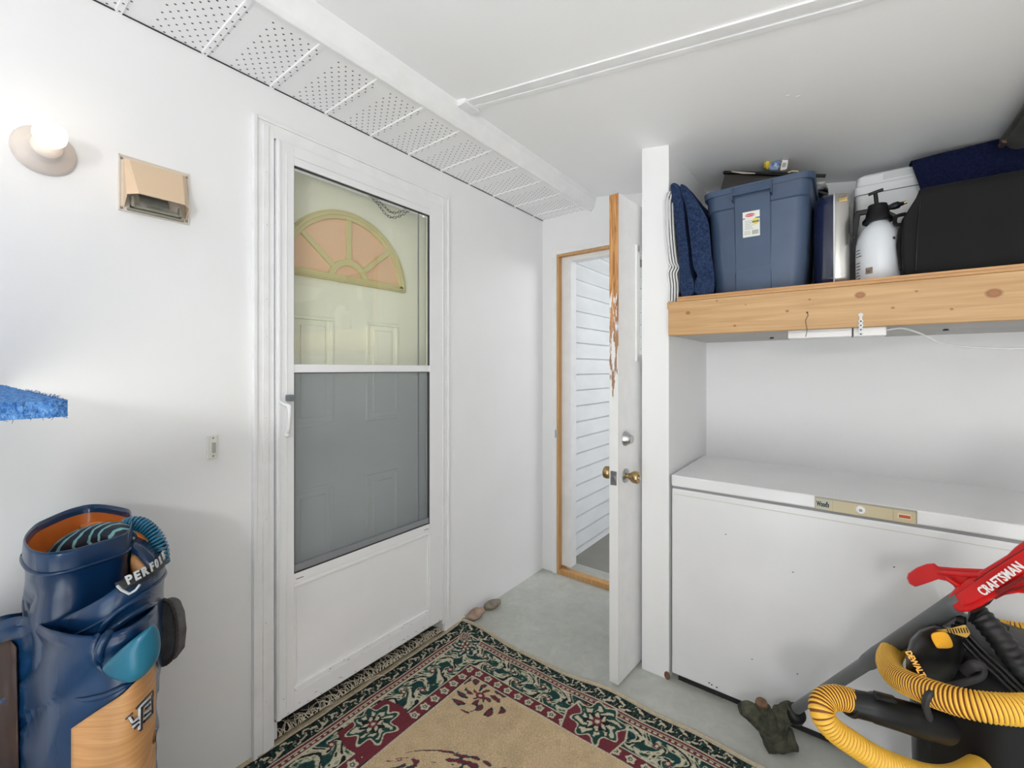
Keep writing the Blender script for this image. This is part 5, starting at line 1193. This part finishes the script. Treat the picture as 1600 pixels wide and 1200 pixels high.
# ================================================================== SHOP VACUUM
VC = Vector((1.885, -.875, 0))
vc = empty('shop_vacuum', VC, 'black and yellow wet and dry vacuum with hose wrapped around it by the freezer', 'vacuum')
YEL = mat('yellow_plastic', (236, 170, 44), .4, var=.03)
VB = mat('vac_black', (14, 15, 17), .38, spec=.4, var=.06, bump=.04, bscale=200)
def vlathe(m, prof, n=40, c=VC): return m.lathe(prof, c, n=n)
m = MB(); vlathe(m, [(.14, .06), (.155, .07), (.160, .20), (.168, .50), (.172, .56)]); m.build('tank', VB, vc, smooth=40)
for a in (45, 135, 225, 315):
    c_ = VC + Vector((math.cos(R(a)) * .145, math.sin(R(a)) * .145, .03)); m = MB(); m.lathe([(.010, -.012), (.028, -.010), (.029, 0), (.028, .010), (.010, .012)], c_, (math.sin(R(a)), -math.cos(R(a)), 0), 20); m.box(c_.x - .012, c_.x + .012, c_.y - .012, c_.y + .012, .04, .075); m.build('caster', BLACKP, vc, smooth=40)
m = MB(); vlathe(m, [(.178, .56), (.180, .57), (.178, .60), (.170, .625), (.150, .650), (.110, .664), (.06, .670), (0, .672)]); m.build('lid_dome', VB, vc, smooth=40)
# motor housing bulge at the front left
def vp(x, y, d): return D(d, x, y)
m = MB()
h_ = [(1418, 1022), (1424, 1000), (1438, 985), (1460, 978), (1492, 985), (1505, 1000), (1502, 1030), (1490, 1058), (1462, 1075), (1432, 1066), (1418, 1050)]
ctr = sum([vp(*q, .93) for q in h_], Vector()) / len(h_); vdir = (CAM - ctr).normalized()
m.loft([[ctr + (vp(*q, .93) - ctr) * f + vdir * z for q in h_] for f, z in ((1.15, -.12), (1.06, -.05), (1, -.01), (.93, .012), (.80, .024), (.55, .032), (.05, .034))]); m.build('motor_cover', VB, vc, smooth=55)
m = MB(); q = [(1455, 991), (1478, 988), (1489, 1010), (1470, 1013), (1462, 1010)]
ctr2 = sum([vp(*t_, .895) for t_ in q], Vector()) / 5
q = spline([vp(*t_, .895) for t_ in q], 5, True); m.loft([[ctr2 + (p - ctr2) * f + vdir * z for p in q] for f, z in ((1, -.02), (1, .002), (.93, .006), (.1, .0075))]); m.build('switch_pad', YEL, vc, smooth=50)
m = MB(); q = [(1458, 985), (1485, 982), (1508, 976), (1516, 990), (1510, 997), (1488, 990)]; pts = [vp(*t_, .925) for t_ in q]; m.prism(pts, vdir * .012); m.build('vent_panel', mat('yellow_vent', (222, 180, 90), .5), vc, bevel=.002)
m = MB()
for k in range(8):
    x = 1480 + k * 4.2; m.tube([vp(x, 983 - k * .3, .911), vp(x + 3, 990 - k * .2, .911)], .0010, 5)
m.build('vent_slot', BLACKP, vc)
ce = vp(1428, 1041, .905); cy2 = vp(1438, 1061, .900) - vp(1418, 1021, .915)
m = MB(); xd = (vp(1440, 1052, .893) - vp(1421, 1021, .915)); n_ = (CAM - ce).normalized(); m.text('DEWALT', .0145, frame_M(vp(1430, 1037, .897), xd, n_.cross(xd)), .0012, .78, .95, .0006); m.build('brand_lettering', YEL, vc)
# carry handle with ribs and the cord wound beside it
m = MB(); hp = [vp(*q) for q in ((1516, 955, .96), (1530, 962, .95), (1560, 995, .92), (1590, 1035, .90), (1625, 1075, .88))]; sp_ = spline(hp, 14)
m.tube(sp_, [.022 + .0016 * math.sin(i * 1.6) for i in range(len(sp_))], 16); m.build('carry_handle', mat('handle_rubber', (30, 31, 33), .5), vc, smooth=60)
for j, (dx, dy, dd) in enumerate(((0, 0, 0), (-6, 4, .004), (-12, 9, .01), (-4, -3, .02))):
    m = MB(); m.tube(spline([vp(x + dx, y + dy, d_ + dd) for x, y, d_ in ((1502, 968, .955), (1508, 985, .94), (1535, 1015, .915), (1565, 1042, .90), (1600, 1075, .885), (1640, 1100, .88))], 8), .0048, 8); m.build('cord_turn', BLACKP, vc, smooth=60)
m = MB(); m.loft(slab([(1494, 968), (1500, 964), (1510, 968), (1512, 980), (1502, 984)], .02)) if False else m.tube([vp(1496, 968, .96), vp(1508, 972, .95)], .012, 10); m.build('cord_hook', BLACKP, vc, smooth=60)
m = MB(); pts = spline([vp(x, y, d_) for x, y, d_ in ((1505, 1050, .90), (1520, 1040, .885), (1535, 1042, .88), (1532, 1058, .88), (1500, 1068, .875), (1468, 1075, .86), (1452, 1085, .845), (1446, 1100, .85), (1452, 1120, .87))], 8); m.tube(pts, .010, 10, flat=.6); m.build('hose_strap', mat('strap_black', (44, 45, 48), .6), vc, smooth=60)
# hoses: ribs yellow, grooves dark
HY = mat('hose_yellow', (240, 186, 66), .38, var=.03); HD = mat('hose_groove', (120, 62, 20), .6)
def hose(keys, r, name='hose', pitch=.0062):
    cen = spline([Vector(k_) for k_ in keys], 24); Ls = [0]
    for i in range(1, len(cen)): Ls.append(Ls[-1] + (cen[i] - cen[i - 1]).length)
    tot = Ls[-1]; pts, rr, mi = [], [], []
    n = int(tot / pitch)
    def at(s_):
        for i in range(1, len(Ls)):
            if Ls[i] >= s_: f = (s_ - Ls[i - 1]) / max(1e-9, Ls[i] - Ls[i - 1]); return cen[i - 1].lerp(cen[i], f)
        return cen[-1]
    for i in range(n):
        for f, q, mm in ((0, .91, 0), (.18, 1.0, 0), (.45, 1.03, 0), (.70, 1.0, 1), (.84, .90, 1)):
            pts.append(at((i + f) * pitch)); rr.append(r * q); mi.append(mm)
    m = MB(); m.tube(pts, rr, 18, mis=mi); return m.build(name, [HY, HD], vc, smooth=60)
hose([vp(*q) for q in ((1475, 985, 1.24), (1435, 990, 1.22), (1405, 1006, 1.17), (1389, 1030, 1.07), (1400, 1056, .96), (1440, 1077, .88), (1500, 1097, .82), (1560, 1107, .79), (1625, 1108, .78), (1700, 1095, .80), (1790, 1075, .9))], .0245)
hose([vp(*q) for q in ((1545, 985, 1.12), (1570, 985, 1.12), (1600, 990, 1.10), (1650, 1000, 1.08), (1720, 1030, 1.0))], .025)
m = MB(); m.tube([vp(1548, 980, 1.10), vp(1572, 992, 1.08)], .024, 12); m.build('hose_port', BLACKP, vc, smooth=50)
hose([vp(*q) for q in ((1332, 1095, .95), (1308, 1090, .95), (1288, 1095, .945), (1284, 1114, .93), (1300, 1138, .92), (1330, 1160, .91), (1380, 1190, .90), (1450, 1215, .90), (1500, 1215, .93), (1545, 1190, .98))], .0235)
m = MB(); c1_ = [vp(*q) for q in ((1324, 1096, .95), (1330, 1098, .95), (1331, 1098, .95), (1362, 1105, .93), (1364, 1105, .93), (1398, 1115, .92), (1430, 1125, .93), (1470, 1135, .97))]
m.tube(c1_, [.0265, .0285, .0262, .0270, .0290, .0295, .031, .033], 24); m.build('hose_cuff', BLACKP, vc, smooth=45)
m = MB(); a_ = vp(1368, 1086, .915); b_ = vp(1398, 1094, .905); m.tube([a_, b_], .006, 8, flat=2.0); m.build('cuff_latch', BLACKP, vc, smooth=50)
